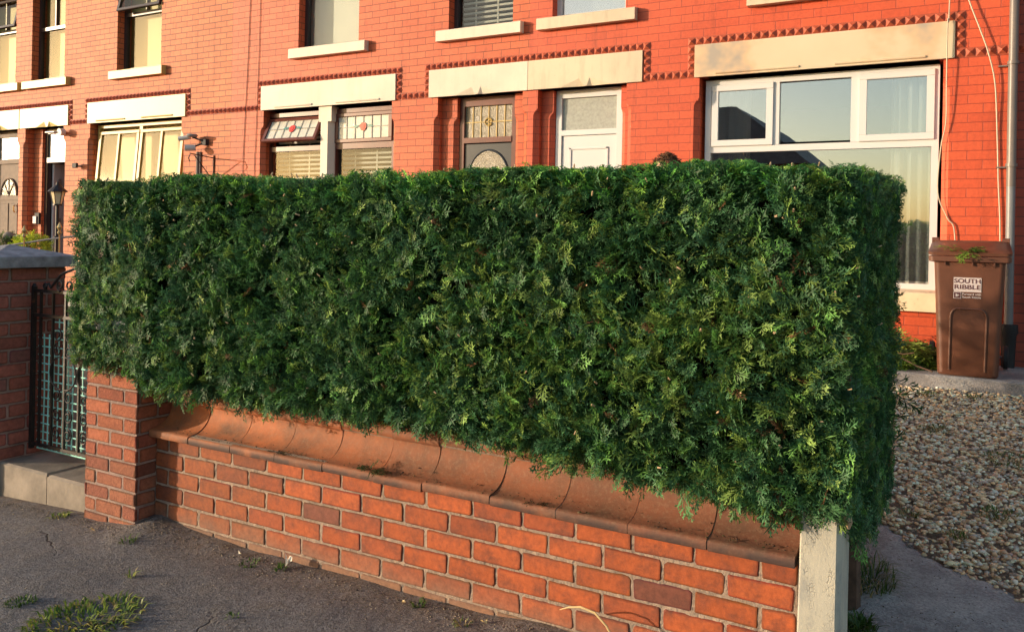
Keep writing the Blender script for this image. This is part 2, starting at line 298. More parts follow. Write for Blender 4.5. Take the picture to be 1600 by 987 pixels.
# ------------------------------------------------------------------ builders
def tag(o, label=None, cat=None, group=None, kind=None):
    if label: o['label'] = label
    if cat: o['category'] = cat
    if group: o['group'] = group
    if kind: o['kind'] = kind
    return o
def thing(name, label, cat, loc=(0, 0, 0), group=None):
    o = bpy.data.objects.new(name, None); C.objects.link(o); o.location = loc
    o.empty_display_size = 0.2
    return tag(o, label, cat, group)
def root_loc(o):
    v = Vector((0, 0, 0))
    while o: v += o.location; o = o.parent
    return v
class MB:
    def __init__(s): s.v = []; s.f = []; s.c = []; s.cur = (1, 1, 1)
    def add(s, vs, fs, cols=None):
        k = len(s.v); s.v += [tuple(v) for v in vs]; s.f += [tuple(i + k for i in f) for f in fs]
        s.c += cols if cols else [s.cur] * len(vs)
    def box(s, x0, x1, y0, y1, z0, z1, bev=0):
        if bev:
            b = bev
            P = []
            for (a0, a1, b0, b1, zz) in ((x0 + b, x1 - b, y0 + b, y1 - b, z0), (x0, x1, y0, y1, z0 + b), (x0, x1, y0, y1, z1 - b), (x0 + b, x1 - b, y0 + b, y1 - b, z1)):
                P += [(a0, b0, zz), (a1, b0, zz), (a1, b1, zz), (a0, b1, zz)]
            F = [(3, 2, 1, 0), (12, 13, 14, 15)]
            for l in range(3):
                for i in range(4):
                    j = (i + 1) % 4; F.append((l * 4 + i, l * 4 + j, l * 4 + 4 + j, l * 4 + 4 + i))
            s.add(P, F); return
        s.add([(x0, y0, z0), (x1, y0, z0), (x1, y1, z0), (x0, y1, z0), (x0, y0, z1), (x1, y0, z1), (x1, y1, z1), (x0, y1, z1)],
              [(0, 3, 2, 1), (4, 5, 6, 7), (0, 1, 5, 4), (1, 2, 6, 5), (2, 3, 7, 6), (3, 0, 4, 7)])
    def prism(s, poly, axis, a, b):
        n = len(poly)
        def pt(p, h):
            if axis == 'z': return (p[0], p[1], h)
            if axis == 'x': return (h, p[0], p[1])
            return (p[0], h, p[1])
        vs = [pt(p, a) for p in poly] + [pt(p, b) for p in poly]
        fs = [tuple(range(n - 1, -1, -1)), tuple(range(n, 2 * n))] + [(i, (i + 1) % n, n + (i + 1) % n, n + i) for i in range(n)]
        s.add(vs, fs)
    def tube(s, path, r, n=8, cap=True):
        path = [Vector(p) for p in path]; rr = r if isinstance(r, (list, tuple)) else [r] * len(path)
        vs = []; fs = []; prev = None
        for i, p in enumerate(path):
            t = (path[min(i + 1, len(path) - 1)] - path[max(i - 1, 0)])
            if t.length < 1e-9: t = Vector((0, 0, 1))
            t.normalize()
            if prev is None:
                a = t.cross(Vector((0, 0, 1)) if abs(t.z) < 0.9 else Vector((1, 0, 0))).normalized()
            else:
                a = (prev - t * prev.dot(t)).normalized()
            prev = a; b = t.cross(a)
            for k in range(n):
                th = 2 * PI * k / n
                vs.append(p + (a * math.cos(th) + b * math.sin(th)) * rr[i])
        for i in range(len(path) - 1):
            for k in range(n):
                fs.append((i * n + k, i * n + (k + 1) % n, (i + 1) * n + (k + 1) % n, (i + 1) * n + k))
        if cap: fs += [tuple(range(n - 1, -1, -1)), tuple((len(path) - 1) * n + k for k in range(n))]
        s.add(vs, fs)
    def lathe(s, prof, c, n=20):
        vs = []; fs = []
        for (r, z) in prof:
            for k in range(n): vs.append((c[0] + r * math.cos(2 * PI * k / n), c[1] + r * math.sin(2 * PI * k / n), c[2] + z))
        for i in range(len(prof) - 1):
            for k in range(n): fs.append((i * n + k, i * n + (k + 1) % n, (i + 1) * n + (k + 1) % n, (i + 1) * n + k))
        s.add(vs, fs)
    def build(s, name, m, parent=None, smooth=False, base=None, label=None):
        me = bpy.data.meshes.new(name)
        off = root_loc(parent) if parent else (Vector(base) if base else Vector((0, 0, 0)))
        me.from_pydata([(v[0] - off.x, v[1] - off.y, v[2] - off.z) for v in s.v], [], s.f)
        bm = bmesh.new(); bm.from_mesh(me); bmesh.ops.recalc_face_normals(bm, faces=bm.faces); bm.to_mesh(me); bm.free()
        ca = me.color_attributes.new('col', 'FLOAT_COLOR', 'POINT')
        arr = np.ones((len(s.v), 4), np.float32); arr[:, :3] = np.array(s.c, np.float32).reshape(-1, 3)
        ca.data.foreach_set('color', arr.ravel())
        if smooth:
            me.polygons.foreach_set('use_smooth', [True] * len(me.polygons))
            me.set_sharp_from_angle(angle=R(40))
        me.materials.append(m)
        o = bpy.data.objects.new(name, me); C.objects.link(o)
        if parent: o.parent = parent
        else: o.location = off
        if label: o['label'] = label
        return o
def quick(name, m, parent, boxes, bev=0, **kw):
    b = MB()
    for q in boxes: b.box(*q, bev=bev)
    return b.build(name, m, parent, **kw)
def np_mesh(name, V, Fq, cols, m, parent=None, base=(0, 0, 0), k=4):
    me = bpy.data.meshes.new(name)
    off = root_loc(parent) if parent else Vector(base)
    V = V - np.array(off)[None]
    me.vertices.add(len(V)); me.vertices.foreach_set('co', V.astype(np.float32).ravel())
    nf = len(Fq)
    me.loops.add(nf * k); me.loops.foreach_set('vertex_index', Fq.astype(np.int32).ravel())
    me.polygons.add(nf); me.polygons.foreach_set('loop_start', np.arange(nf, dtype=np.int32) * k)
    me.polygons.foreach_set('loop_total', np.full(nf, k, np.int32))
    me.update(calc_edges=True)
    ca = me.color_attributes.new('col', 'FLOAT_COLOR', 'POINT')
    arr = np.ones((len(V), 4), np.float32); arr[:, :3] = cols
    ca.data.foreach_set('color', arr.ravel())
    me.materials.append(m)
    o = bpy.data.objects.new(name, me); C.objects.link(o)
    if parent: o.parent = parent
    else: o.location = off
    return o
def ss(a, b, x):
    t = min(1, max(0, (x - a) / (b - a))); return t * t * (3 - 2 * t)
def gz(x, y):                       # level of the plot
    p = -0.012 + 0.018 * x / 3 + 0.05 * ss(-3, 0, x) - 0.045 * ss(-4.3, -5.4, x) if x > -6 else -0.095
    p = 0.0 + 0.03 * ss(-2.2, -1.2, x) - 0.05 * ss(-4.2, -5.3, x) * 1.0
    if x < -4.2: p = -0.05 * min(1, (-4.2 - x) / 1.1)
    if y <= 2.95: return p
    return p + (0.45 - p) * min(1, (y - 2.95) / 4.5)

# ================================================================== SETTING
rng = random.Random(5)
def grid(name, x0, x1, y0, y1, step, m, zf, kind='structure'):
    nx = max(1, int((x1 - x0) / step)); ny = max(1, int((y1 - y0) / step))
    b = MB()
    vs = [(x0 + (x1 - x0) * i / nx, y0 + (y1 - y0) * j / ny, zf(x0 + (x1 - x0) * i / nx, y0 + (y1 - y0) * j / ny)) for j in range(ny + 1) for i in range(nx + 1)]
    fs = [(j * (nx + 1) + i, j * (nx + 1) + i + 1, (j + 1) * (nx + 1) + i + 1, (j + 1) * (nx + 1) + i) for j in range(ny) for i in range(nx)]
    b.add(vs, fs)
    return tag(b.build(name, m, smooth=True), kind=kind)
def pave_z(x, y):
    z = gz(x, 2.9) + 0.006 * noise.noise(Vector((x * 1.7, y * 1.7, 0))) + 0.003 * noise.noise(Vector((x * 7, y * 7, 3)))
    z += 0.03 * ss(2.82, 3.0, y) * (0.5 + 0.7 * noise.noise(Vector((x * 3.1, 0, 7)))) * (1 if -3.9 < x < -0.5 else 0)   # silt fillet
    if -4.2 < x < -3.3: z += 0.05 * ss(2.6, 3.0, y) * max(0, 1 - abs(x + 3.78) / 0.35)
    return z
b_ = grid('pavement', -12, 6, 0.4, 3.08, 0.06, M['asphalt'], pave_z)
b = MB(); b.box(-40, 40, 0.25, 0.4, -0.25, -0.03); tag(b.build('kerb', M['concrete']), kind='structure')
b = MB(); b.add([(-400, -400, -0.16), (400, -400, -0.16), (400, 400, -0.16), (-400, 400, -0.16)], [(0, 1, 2, 3)]); tag(b.build('ground', M['soil']), kind='structure')
b = MB(); b.add([(-300, -7, -0.14), (300, -7, -0.14), (300, 0.25, -0.14), (-300, 0.25, -0.14)], [(0, 1, 2, 3)]); tag(b.build('road', M['asphalt']), kind='structure')
for xx0, xx1 in ((-40, -12), (6, 40)):
    b = MB(); b.box(xx0, xx1, 0.4, 3.0, -0.2, -0.05); tag(b.build('pavement', M['asphalt']), kind='structure')
grid('garden_soil', -16.0, -0.4, 3.12, 8.42, 0.3, M['soil'], lambda x, y: gz(-3, y) - 0.02)
def edge_y(x): return 4.6 - (x + 0.37) * 1.05 + 0.10 * noise.noise(Vector((x * 3, 0, 0)))
grid('driveway_apron', -0.5, 4.2, 2.95, 5.0, 0.07, M['concrete'], lambda x, y: gz(x, y) + 0.012 * noise.noise(Vector((x * 3, y * 3, 0))) - 0.07 * ss(edge_y(x) - 0.02, edge_y(x) + 0.10, y) + (0.0 if x > -0.4 else -0.01))
grid('gravel_bed', -1.2, 4.2, 3.9, 7.55, 0.3, mat('gravel_bed_sand', (.30, .23, .165), .9, .4, 60, bmp=1, fine=110, bdist=.01), lambda x, y: gz(x, y) - 0.035 - 0.03 * (1 - ss(edge_y(min(x, 1)), edge_y(min(x, 1)) + 0.1, y)))
# the concrete path strip along the houses
b = MB(); b.box(-16, 4.2, 7.46, 8.42, 0.30, 0.55, bev=0.012); tag(b.build('house_path', M['concrete']), kind='structure')

# ================================================================== HOUSES
YF = 8.4
def window(house, x0, x1, z0, z1, fm, lights, yf=8.52, fw_=0.055, gm=None, label=None, sunk=0.012):
    """outer frame with its panes; lights = list of (xa, xb, za, zb, casement?)"""
    gm = gm or M['glass']
    f = MB()
    f.box(x0, x1, yf, yf + 0.07, z0, z0 + fw_); f.box(x0, x1, yf, yf + 0.07, z1 - fw_, z1)
    f.box(x0, x0 + fw_, yf + .001, yf + 0.069, z0 + fw_, z1 - fw_); f.box(x1 - fw_, x1, yf + .001, yf + 0.069, z0 + fw_, z1 - fw_)
    win = f.build('window', fm, house, label=label)
    for (xa, xb, za, zb) in lights[1]:
        b = MB(); b.box(xa, xb, yf + 0.002, yf + 0.068, za, zb); b.build('mullion', fm, win)
    for L in lights[0]:
        xa, xb, za, zb = L[:4]; cas = L[4] if len(L) > 4 else 0; tilt = L[5] if len(L) > 5 else 0
        y0 = yf - (0.018 if cas else -0.012)
        def tl(b_):
            if tilt:
                for i, v in enumerate(b_.v):
                    dy, dz = v[1] - y0, v[2] - zb
                    b_.v[i] = (v[0], y0 + dy * math.cos(tilt) + dz * math.sin(tilt), zb + dz * math.cos(tilt) - dy * math.sin(tilt))
        if cas:
            b = MB(); c = cas
            b.box(xa, xb, y0, y0 + 0.045, za, za + c, bev=0.006); b.box(xa, xb, y0, y0 + 0.045, zb - c, zb, bev=0.006)
            b.box(xa, xa + c, y0 + .001, y0 + 0.044, za + c - .004, zb - c + .004, bev=0.006); b.box(xb - c, xb, y0 + .001, y0 + 0.044, za + c - .004, zb - c + .004, bev=0.006)
            tl(b); b.build('casement', fm, win)
            xa += c - .004; xb -= c - .004; za += c - .004; zb -= c - .004
        b = MB(); yy = y0 + 0.022
        b.box(xa, xb, yy, yy + 0.006, za, zb)
        zt = L[3]
        if tilt:
            for i, v in enumerate(b.v):
                dy, dz = v[1] - y0, v[2] - zt
                b.v[i] = (v[0], y0 + dy * math.cos(tilt) + dz * math.sin(tilt), zt + dz * math.cos(tilt) - dy * math.sin(tilt))
        gmm = L[6] if len(L) > 6 else gm
        b.build('pane', gmm, win)
    return win
def pier(b, x0, x1, z0, z1, chl, chr_, y0=YF, y1=8.65):
    b.prism([(x0, y1), (x1, y1), (x1, y0 + chr_), (x1 - chr_, y0), (x0 + chl, y0), (x0, y0 + chl)] if (chl and chr_) else
            ([(x0, y1), (x1, y1), (x1, y0), (x0 + chl, y0), (x0, y0 + chl)] if chl else
             ([(x0, y1), (x1, y1), (x1, y0 + chr_), (x1 - chr_, y0), (x0, y0)] if chr_ else [(x0, y1), (x1, y1), (x1, y0), (x0, y0)])), 'z', z0, z1)
def pier_stop(b, x0, x1, z0, z1, chl, chr_, y0=YF, y1=8.65):
    """curved chamfer stop between z0 (full chamfer) and z1 (none)"""
    n = 4
    for i in range(n):
        t = math.cos((i + 0.5) / n * PI / 2)
        pier(b, x0, x1, z0 + (z1 - z0) * i / n, z0 + (z1 - z0) * (i + 1) / n, chl * t, chr_ * t, y0, y1)
def front_wall(house, m, x0, x1, gopen, uopen, zbase=0.3, ztop=6.05):
    b = MB()
    gopen = sorted(gopen); xs = [x0]
    for o in gopen: xs += [o[0], o[1]]
    xs.append(x1)
    for i in range(0, len(xs), 2):
        a, c = xs[i], xs[i + 1]
        if c - a < 0.001: continue
        chl = 0.055 if i > 0 else 0; chr_ = 0.055 if i < len(xs) - 2 else 0
        # brick edge at full chamfer is set back so the square head sits 'proud' as in the photo
        pier(b, a, c, zbase, 2.96, chl, chr_); pier_stop(b, a, c, 2.96, 3.04, chl, chr_); pier(b, a, c, 3.04, 3.255, 0, 0)
    for o in gopen:
        if o[2] > zbase + 0.05: b.box(o[0], o[1], YF, 8.65, zbase, o[2])
    b.box(x0, x1, YF, 8.65, 3.255, 4.055)
    uopen = sorted(uopen); xs = [x0]
    for o in uopen: xs += [o[0], o[1]]
    xs.append(x1)
    for i in range(0, len(xs), 2):
        if xs[i + 1] - xs[i] > 0.001: b.box(xs[i], xs[i + 1], YF, 8.65, 4.055, 5.60)
    b.box(x0, x1, YF, 8.65, 5.60, ztop)
    wall = b.build('wall', m, house)
    return wall
def shell(house, x0, x1, top=6.05):
    b = MB()
    b.box(x0, x0 + 0.1, 8.66, 14.9, 0.2, top); b.box(x1 - 0.1, x1, 8.66, 14.9, 0.2, top)
    b.box(x0, x1, 14.9, 15.1, 0.2, top); b.box(x0 + .1, x1 - .1, 8.66, 14.9, 3.35, 3.55); b.box(x0 + .1, x1 - .1, 8.66, 14.9, 0.5, 0.6)
    b.box(x0 + .1, x1 - .1, 11.6, 11.7, 0.6, top)
    b.build('inner_walls', M['inside'], house)
    b = MB(); b.prism([(8.10, top), (15.4, top), (15.4, top + 0.12), (11.75, top + 2.5), (8.10, top + 0.12)], 'x', x0, x1); b.build('roof', M['slate'], house)
def chim(house, x):
    b = MB(); b.box(x - .45, x + .45, 11.4, 12.1, 7.9, 9.5); b.build('chimney', M['brick_A'], house)
def lintel(house, x0, x1, m, z0=3.255, z1=3.587, keyx=None, rolls=(), label=None, y=8.372):
    b = MB()
    if keyx is None:
        b.prism([(x0, z0 + .004), (x0 + .004, z0), (x1 - .004, z0), (x1, z0 + .004), (x1, z1 - .004), (x1 - .004, z1), (x0 + .004, z1), (x0, z1 - .004)], 'y', y, YF + 0.001)
        b.box(x0 + 0.12, x1 - 0.12, YF + .001, 8.60, z0, z0 + 0.2)
    else:
        k = keyx; h = 0.088
        L = [(k - .30, z0), (k - .075, z0 + h), (k - .018, z0)]; Rr = [(k + .018, z0), (k + .055, z0 + h), (k + .30, z0)]
        b.prism([(x0, z0)] + L + Rr + [(x1, z0), (x1, z1), (x0, z1)], 'y', y, YF + 0.001)
        yb = YF - .001                  # sloping facets cut back towards the keystone
        b.add([(L[0][0], y, z0), (L[1][0], y, L[1][1]), (L[2][0], yb, z0)], [(0, 1, 2)])
        b.add([(Rr[2][0], y, z0), (Rr[1][0], y, Rr[1][1]), (Rr[1][0] + .02, yb, z0)], [(0, 1, 2)])
        b.add([(Rr[0][0], y, z0), (Rr[1][0], y, Rr[1][1]), (Rr[1][0] + .02, yb, z0)], [(0, 1, 2)])
        b.box(x0 + 0.12, x1 - 0.12, YF + .001, 8.60, z0, z0 + 0.2)
    for (ra, rb) in rolls:
        b.tube([(ra, y - 0.002, z0 + 0.03), (rb, y - 0.002, z0 + 0.03)], 0.013, 8)
    return b.build('lintel', m, house, label=label)
def sill(house, x0, x1, m, z0=3.915, z1=4.045, label=None):
    b = MB(); b.prism([(8.315, z0), (8.53, z0), (8.53, z1 + .02), (8.325, z1), (8.315, z1 - .01)], 'x', x0, x1)
    return b.build('sill', m, house, label=label)
def pyramids(b, x0, x1, z0, z1, horiz=True):
    L = (x1 - x0) if horiz else (z1 - z0); n = max(1, round(L / 0.081)); s = L / n
    for i in range(n):
        a0, a1, c0, c1 = (x0 + i * s, x0 + (i + 1) * s, z0, z1) if horiz else (x0, x1, z0 + i * s, z0 + (i + 1) * s)
        g = 0.004; a0 += g; a1 -= g; c0 += g; c1 -= g
        y = YF - 0.004
        b.add([(a0, y, c0), (a1, y, c0), (a1, y, c1), (a0, y, c1), ((a0 + a1) / 2, y - 0.034, (c0 + c1) / 2)], [(0, 1, 4), (1, 2, 4), (2, 3, 4), (3, 0, 4)])
    b.box(x0, x1, YF - 0.004, YF + .01, z0, z1)
def string_course(house, x0, x1, lints):
    b = MB(); cur = x0; t = 0.081
    for (a, c) in lints:
        if a - t > cur: pyramids(b, cur, a - t, 3.2551, 3.338)
        if a > x0 + .01: pyramids(b, a - t + .001, a - .002, 3.2551, 3.588, False); la = a - t + .001
        else: la = x0
        if c < x1 - .01: pyramids(b, c + .002, c + t - .001, 3.2551, 3.588, False); lc = c + t - .001
        else: lc = x1
        pyramids(b, la, lc, 3.589, 3.671)
        cur = c + t
    if cur < x1: pyramids(b, cur, x1, 3.2551, 3.338)
    b.build('string_course', M['brick_S'], house)
def upper_window(house, x0, x1, fm, kind='blind', gm=None, openw=False, zmeet=4.965):
    y = 8.52; f = 0.055
    L = [(x0 + f, x1 - f, 4.10 + f - .04, zmeet - 0.04, 0, 0)]
    if openw: L.append((x0 + 0.02, x1 - 0.02, zmeet, 5.58, 0.05, R(14)))
    else: L.append((x0 + f, x1 - f, zmeet + 0.01, 5.55, 0, 0))
    wn_ = window(house, x0, x1, 4.05, 5.60, fm, (L, [(x0 + f, x1 - f, zmeet - 0.045, zmeet + 0.012)] + ([((x0 + x1) / 2 - .012, (x0 + x1) / 2 + .012, zmeet + .013, 5.54)] if kind == 'plain' else [])), fw_=f, gm=gm)
    if kind == 'slats': slats(wn_, x0 + .06, x1 - .06, 4.10, 5.5, 8.66)
    else:
        b = MB(); b.box(x0 - .05, x1 + .05, 8.66, 8.668, 4.0, 5.6); b.build('blind', M['blind_glow'] if kind == 'yellow' or kind == 'plain' else M['blind_white'], wn_)
    return wn_
def slats(par, x0, x1, z0, z1, y, pitch=0.062, m=None):
    b = MB(); z = z0
    while z < z1:
        b.add([(x0, y - 0.017, z), (x1, y - 0.017, z), (x1, y + 0.017, z - 0.006), (x0, y + 0.017, z - 0.006), (x0, y - 0.019, z + .026), (x1, y - 0.019, z + .026), (x1, y + 0.017, z + 0.018), (x0, y + 0.017, z + 0.018)],
              [(0, 1, 2, 3), (4, 5, 6, 7), (0, 1, 5, 4)]); z += pitch
    for k in (0.22, 0.62, 0.95): b.box(x0 + (x1 - x0) * k, x0 + (x1 - x0) * k + 0.022, y - 0.022, y - 0.020, z0, z1)
    return b.build('blind', m or M['blind'], par)

# ---- B: the painted red house with the big white window and white door
HB = thing('terraced_house', 'bright red painted brick house with big white three-light window and plain white door', 'house', (-2.1, 8.4, 0.5), 'brick houses of the terrace')
front_wall(HB, M['brick_B'], -4.495, 0.30, [(-4.375, -3.30, 0.3), (-2.505, -0.275, 1.155)], [(-4.21, -3.33), (-1.86, -0.82)])
shell(HB, -4.495, 0.30); chim(HB, -4.45)
lintel(HB, -4.492, -3.12, M['lint_cream'], keyx=-3.78, label='cream door lintel with carved keystone')
lintel(HB, -2.553, -0.187, M['lint_dirty'], rolls=((-2.33, -1.52), (-1.19, -0.42)), label='long cream window lintel with grey stain')
string_course(HB, -4.495, 0.30, [(-4.495, -3.12), (-2.553, -0.187)])
sill(HB, -4.37, -3.195, M['lint_cream']); sill(HB, -2.02, -0.74, M['lint_cream'])
sill(HB, -2.62, -0.19, M['sill_worn'], 0.985, 1.155, label='worn cream sill under the big window')
s_ = 8.52 / 8.4
lights = [(-1.705 * s_, -1.04 * s_, 2.575, 3.165, 0, 0), (-2.40, -1.785, 2.55, 3.18, 0.065), (-0.985, -0.345, 2.55, 3.20, 0.065), (-2.40, -0.37, 1.245, 2.49, 0, 0)]
wB = window(HB, -2.47, -0.305, 1.165, 3.235, M['white_pvc'], (lights, [(-2.42, -0.36, 2.488, 2.552), (-1.79, -1.725, 2.55, 3.19), (-1.06, -0.985, 2.55, 3.19)]), fw_=0.06)
def curtain(par, x0, x1, z0, z1, y, m, n=9, amp=0.02):
    b = MB(); k = n * 6; vs = []; fs = []
    for j, z in enumerate((z0, z1)):
        for i in range(k + 1):
            t = i / k; vs.append((x0 + (x1 - x0) * t, y + amp * math.sin(t * n * 2 * PI) + amp * 0.4 * math.sin(t * n * 4.7 + 1), z))
    fs = [(i, i + 1, k + 2 + i, k + 1 + i) for i in range(k)]
    b.add(vs, fs); return b.build('curtain', m, par, smooth=True)
curtain(wB, -0.72, -0.33, 1.15, 3.2, 8.72, M['curtain'], 4, 0.03)
curtain(wB, -2.45, -2.05, 1.15, 3.2, 8.72, M['curtain'], 4, 0.03)
upper_window(HB, -4.21, -3.33, M['white_pvc'], 'plainblind'); upper_window(HB, -1.86, -0.82, M['white_pvc'], 'plainblind')
def door_reveal(house, xa, xb, ya, yb, m, z0=0.3):
    b = MB(); (x0, x1), (x2, x3) = xa, xb
    for (p, q, cl, cr) in ((x0, x1, 0, 0.05), (x2, x3, 0.05, 0)):
        pier(b, p, q, z0, 2.93, cl, cr, ya, 8.66); pier_stop(b, p, q, 2.93, 3.01, cl, cr, ya, 8.66); pier(b, p, q, 3.01, 3.255, 0, 0, ya, 8.66)
    return b.build('door_jamb', m, house)
door_reveal(HB, (-4.375, -4.22), (-3.40, -3.30), 8.50, 8.6, M['brick_B'])
def door_white(house):
    x0, x1, y = -4.215, -3.405, 8.56; f = 0.07
    b = MB(); b.box(x0, x0 + f, y, y + .07, 0.55, 3.255); b.box(x1 - f, x1, y, y + .07, 0.55, 3.255); b.box(x0 + f, x1 - f, y, y + .069, 3.165, 3.255); b.box(x0 + f, x1 - f, y, y + .069, 2.74, 2.80)
    b.box(x0 + f, x1 - f, y + .01, y + .065, 0.55, 0.62)
    d = b.build('door', M['white_pvc'], house)
    b = MB(); b.box(x0 + f, x1 - f, y + .03, y + .036, 2.80, 3.165); b.build('pane', M['frost'], d)
    b = MB(); a, c = x0 + f + .008, x1 - f - .008
    b.box(a, c, y + .018, y + .06, 0.63, 2.735, bev=0.004)
    # raised moulding around the upper panel, arched
    for (q0, q1, r0, r1) in ((a + .09, c - .09, 1.75, 2.60), (a + .09, c - .09, 0.75, 1.55)):
        b.box(q0, q1, y + .006, y + .019, r1 - .022, r1, bev=.004); b.box(q0, q1, y + .006, y + .019, r0, r0 + .022, bev=.004)
        b.box(q0, q0 + .022, y + .006, y + .019, r0, r1, bev=.004); b.box(q1 - .022, q1, y + .006, y + .019, r0, r1, bev=.004)
    b.build('door_leaf', M['white_pvc'], d)
    b = MB(); xc = (a + c) / 2
    b.prism([(xc - .2, 1.98), (xc, 2.08), (xc + .2, 1.98), (xc + .2, 1.95), (xc - .2, 1.95)], 'y', y + .004, y + .018); b.build('pediment', M['white_pvc'], d)
    b = MB(); b.tube([(c - .05, y + .018, 1.62), (c - .05, y - .03, 1.62), (c - .16, y - .03, 1.62)], 0.009, 8); b.build('handle', M['brass'], d)
door_white(HB)
# pipe, bracket, cables
b = MB(); b.tube([(0.262, 8.335, 6.0), (0.262, 8.335, 3.17)], 0.037, 16); b.tube([(0.260, 8.335, 3.17), (0.262, 8.335, 2.10)], 0.037, 16)
pp = b.build('drainpipe', M['pipe'], HB, smooth=True, label='brown grey drainpipe with collars')
for z in (5.0, 3.165, 2.285):
    b = MB(); b.tube([(0.262, 8.335, z - .014), (0.262, 8.335, z + .014)], 0.046, 16); b.box(0.15, 0.23, 8.37, 8.40, z - .02, z - .008)
    b.build('collar', M['pipe'], pp, smooth=True)
b = MB(); b.tube([(0.262, 8.335, 2.10), (0.264, 8.335, 0.92)], 0.035, 16); b.build('lower_pipe', M['pipe_grey'], pp, smooth=True)
b = MB(); b.lathe([(0.0, .12), (0.07, .12), (0.075, .05), (0.06, .02), (0.055, -.12), (.05, -.25), (0.0, -.25)], (0.264, 8.32, 0.80), 16); b.build('gully_hopper', M['rubber'], pp, smooth=True)
def cab(name, pts, r, m, house, label=None):
    P = [Vector(p) for p in pts]; out = []
    for i in range(len(P) - 1):
        p0, p1, p2, p3 = P[max(0, i - 1)], P[i], P[i + 1], P[min(len(P) - 1, i + 2)]
        for k in range(6):
            t = k / 6; out.append(0.5 * ((2 * p1) + (p2 - p0) * t + (2 * p0 - 5 * p1 + 4 * p2 - p3) * t * t + (3 * p1 - p0 - 3 * p2 + p3) * t ** 3))
    out.append(P[-1]); b = MB(); b.tube(out, r, 6); return b.build(name, m, house, smooth=True, label=label)
cab('cable', [(-0.215, 8.37, 6.0), (-.234, 8.35, 3.77), (-.246, 8.335, 3.571), (-.246, 8.345, 3.03), (-.245, 8.365, 2.687), (-.282, 8.39, 2.46), (-.300, 8.385, 2.06), (-.22, 8.385, 1.83), (-.156, 8.38, 1.65), (-.15, 8.385, 0.7)], 0.006, M['cable'], HB)
cab('cable', [(-0.35, 8.36, 4.6), (-.084, 8.355, 3.752), (.005, 8.35, 3.489), (.077, 8.35, 3.258), (.129, 8.36, 3.0), (.151, 8.38, 2.61), (.168, 8.38, 2.17), (.191, 8.38, 1.64), (.19, 8.38, .7)], 0.0068, M['cable'], HB)

# ---- C: middle house
HC = thing('terraced_house', 'orange brick house with leaded brown window split by a white mullion and dark glazed door', 'house', (-6.9, 8.4, 0.5), 'brick houses of the terrace')
front_wall(HC, M['brick_C'], -9.30, -4.4955, [(-8.66, -6.44, 1.155), (-5.745, -4.57, 0.3)], [(-8.04, -7.0), (-5.61, -4.72)])
shell(HC, -9.30, -4.4955); chim(HC, -9.2)
lintel(HC, -5.865, -4.499, M['lint_white'], keyx=-5.18, label='white door lintel with carved keystone')
lintel(HC, -8.69, -6.375, M['lint_white'], rolls=((-8.42, -7.75), (-7.33, -6.62)), label='long white window lintel')
string_course(HC, -9.30, -4.4955, [(-8.69, -6.375), (-5.865, -4.4955)])
sill(HC, -8.14, -6.835, M['lint_white']); sill(HC, -5.74, -4.575, M['lint_white']); sill(HC, -8.75, -6.35, M['lint_white'], 0.985, 1.155)
b = MB()
b.prism([(-7.66, 8.56), (-7.46, 8.56), (-7.46, 8.50), (-7.50, 8.41), (-7.62, 8.41), (-7.66, 8.50)], 'z', 1.155, 3.05)
b.prism([(-7.66, 8.56), (-7.44, 8.56), (-7.44, 8.41), (-7.66, 8.41)], 'z', 3.05, 3.2545)
b.build('stone_mullion', M['lint_white'], HC)
def leaded(win, x0, x1, z0, z1, y, tilt=0, zt=0):
    """lead lines and a rose in a fanlight"""
    def place(b_):
        if tilt:
            yh = 8.505
            for i, v in enumerate(b_.v):
                dy, dz = v[1] - yh, v[2] - zt
                b_.v[i] = (v[0], yh + dy * math.cos(tilt) + dz * math.sin(tilt), zt + dz * math.cos(tilt) - dy * math.sin(tilt))
    b = MB(); W = x1 - x0; Hh = z1 - z0; xm = (x0 + x1) / 2; zm = z0 + Hh * 0.52
    for k in range(1, 6):
        xx = x0 + W * k / 6
        if k == 3: b.box(xx - .004, xx + .004, y - .005, y, z0, zm - .05); b.box(xx - .004, xx + .004, y - .005, y, zm + .05, z1)
        else: b.box(xx - .004, xx + .004, y - .005, y, z0, z1)
    b.box(x0, xm - .055, y - .006, y, zm - .004, zm + .004); b.box(xm + .055, x1, y - .006, y, zm - .004, zm + .004)
    place(b); lo = b.build('lead_lines', M['lead'], win)
    b = MB()
    for j in range(2):
        n = 9; rr = (.055, .03)[j]
        vs = [(xm, y - .009 - .003 * j, zm)] + [(xm + rr * (1 + .12 * math.sin(3 * a_)) * math.cos(a_), y - .009 - .003 * j, zm + rr * 1.05 * math.sin(a_)) for a_ in [2 * PI * q / n for q in range(n)]]
        b.add(vs, [(0, 1 + q, 1 + (q + 1) % n) for q in range(n)])
    place(b); b.build('rose_motif', M['rose'], win)
    for sg in (-1, 1):
        b = MB(); b.add([(xm + sg * .06, y - .009, zm + .02), (xm + sg * .12, y - .009, zm + .028), (xm + sg * .17, y - .009, zm), (xm + sg * .12, y - .009, zm - .012)], [(0, 1, 2, 3)])
        place(b); b.build('leaf_motif', M['leafglass'], win)
T = R(26)
w1 = window(HC, -8.70, -7.62, 1.165, 3.22, M['brown_frame'], gm=M['glass_C'], lights=([(-8.64, -7.67, 2.78, 3.15, 0.045, T, M['lead_pale']), (-8.64, -7.68, 1.22, 2.70, 0, 0)], [(-8.645, -7.675, 2.69, 2.755)]), fw_=0.055, label='brown window with its leaded fanlight propped open')
leaded(w1, -8.59, -7.72, 2.83, 3.10, 8.52, T, 3.15)
slats(w1, -8.62, -7.70, 1.2, 3.1, 8.68)
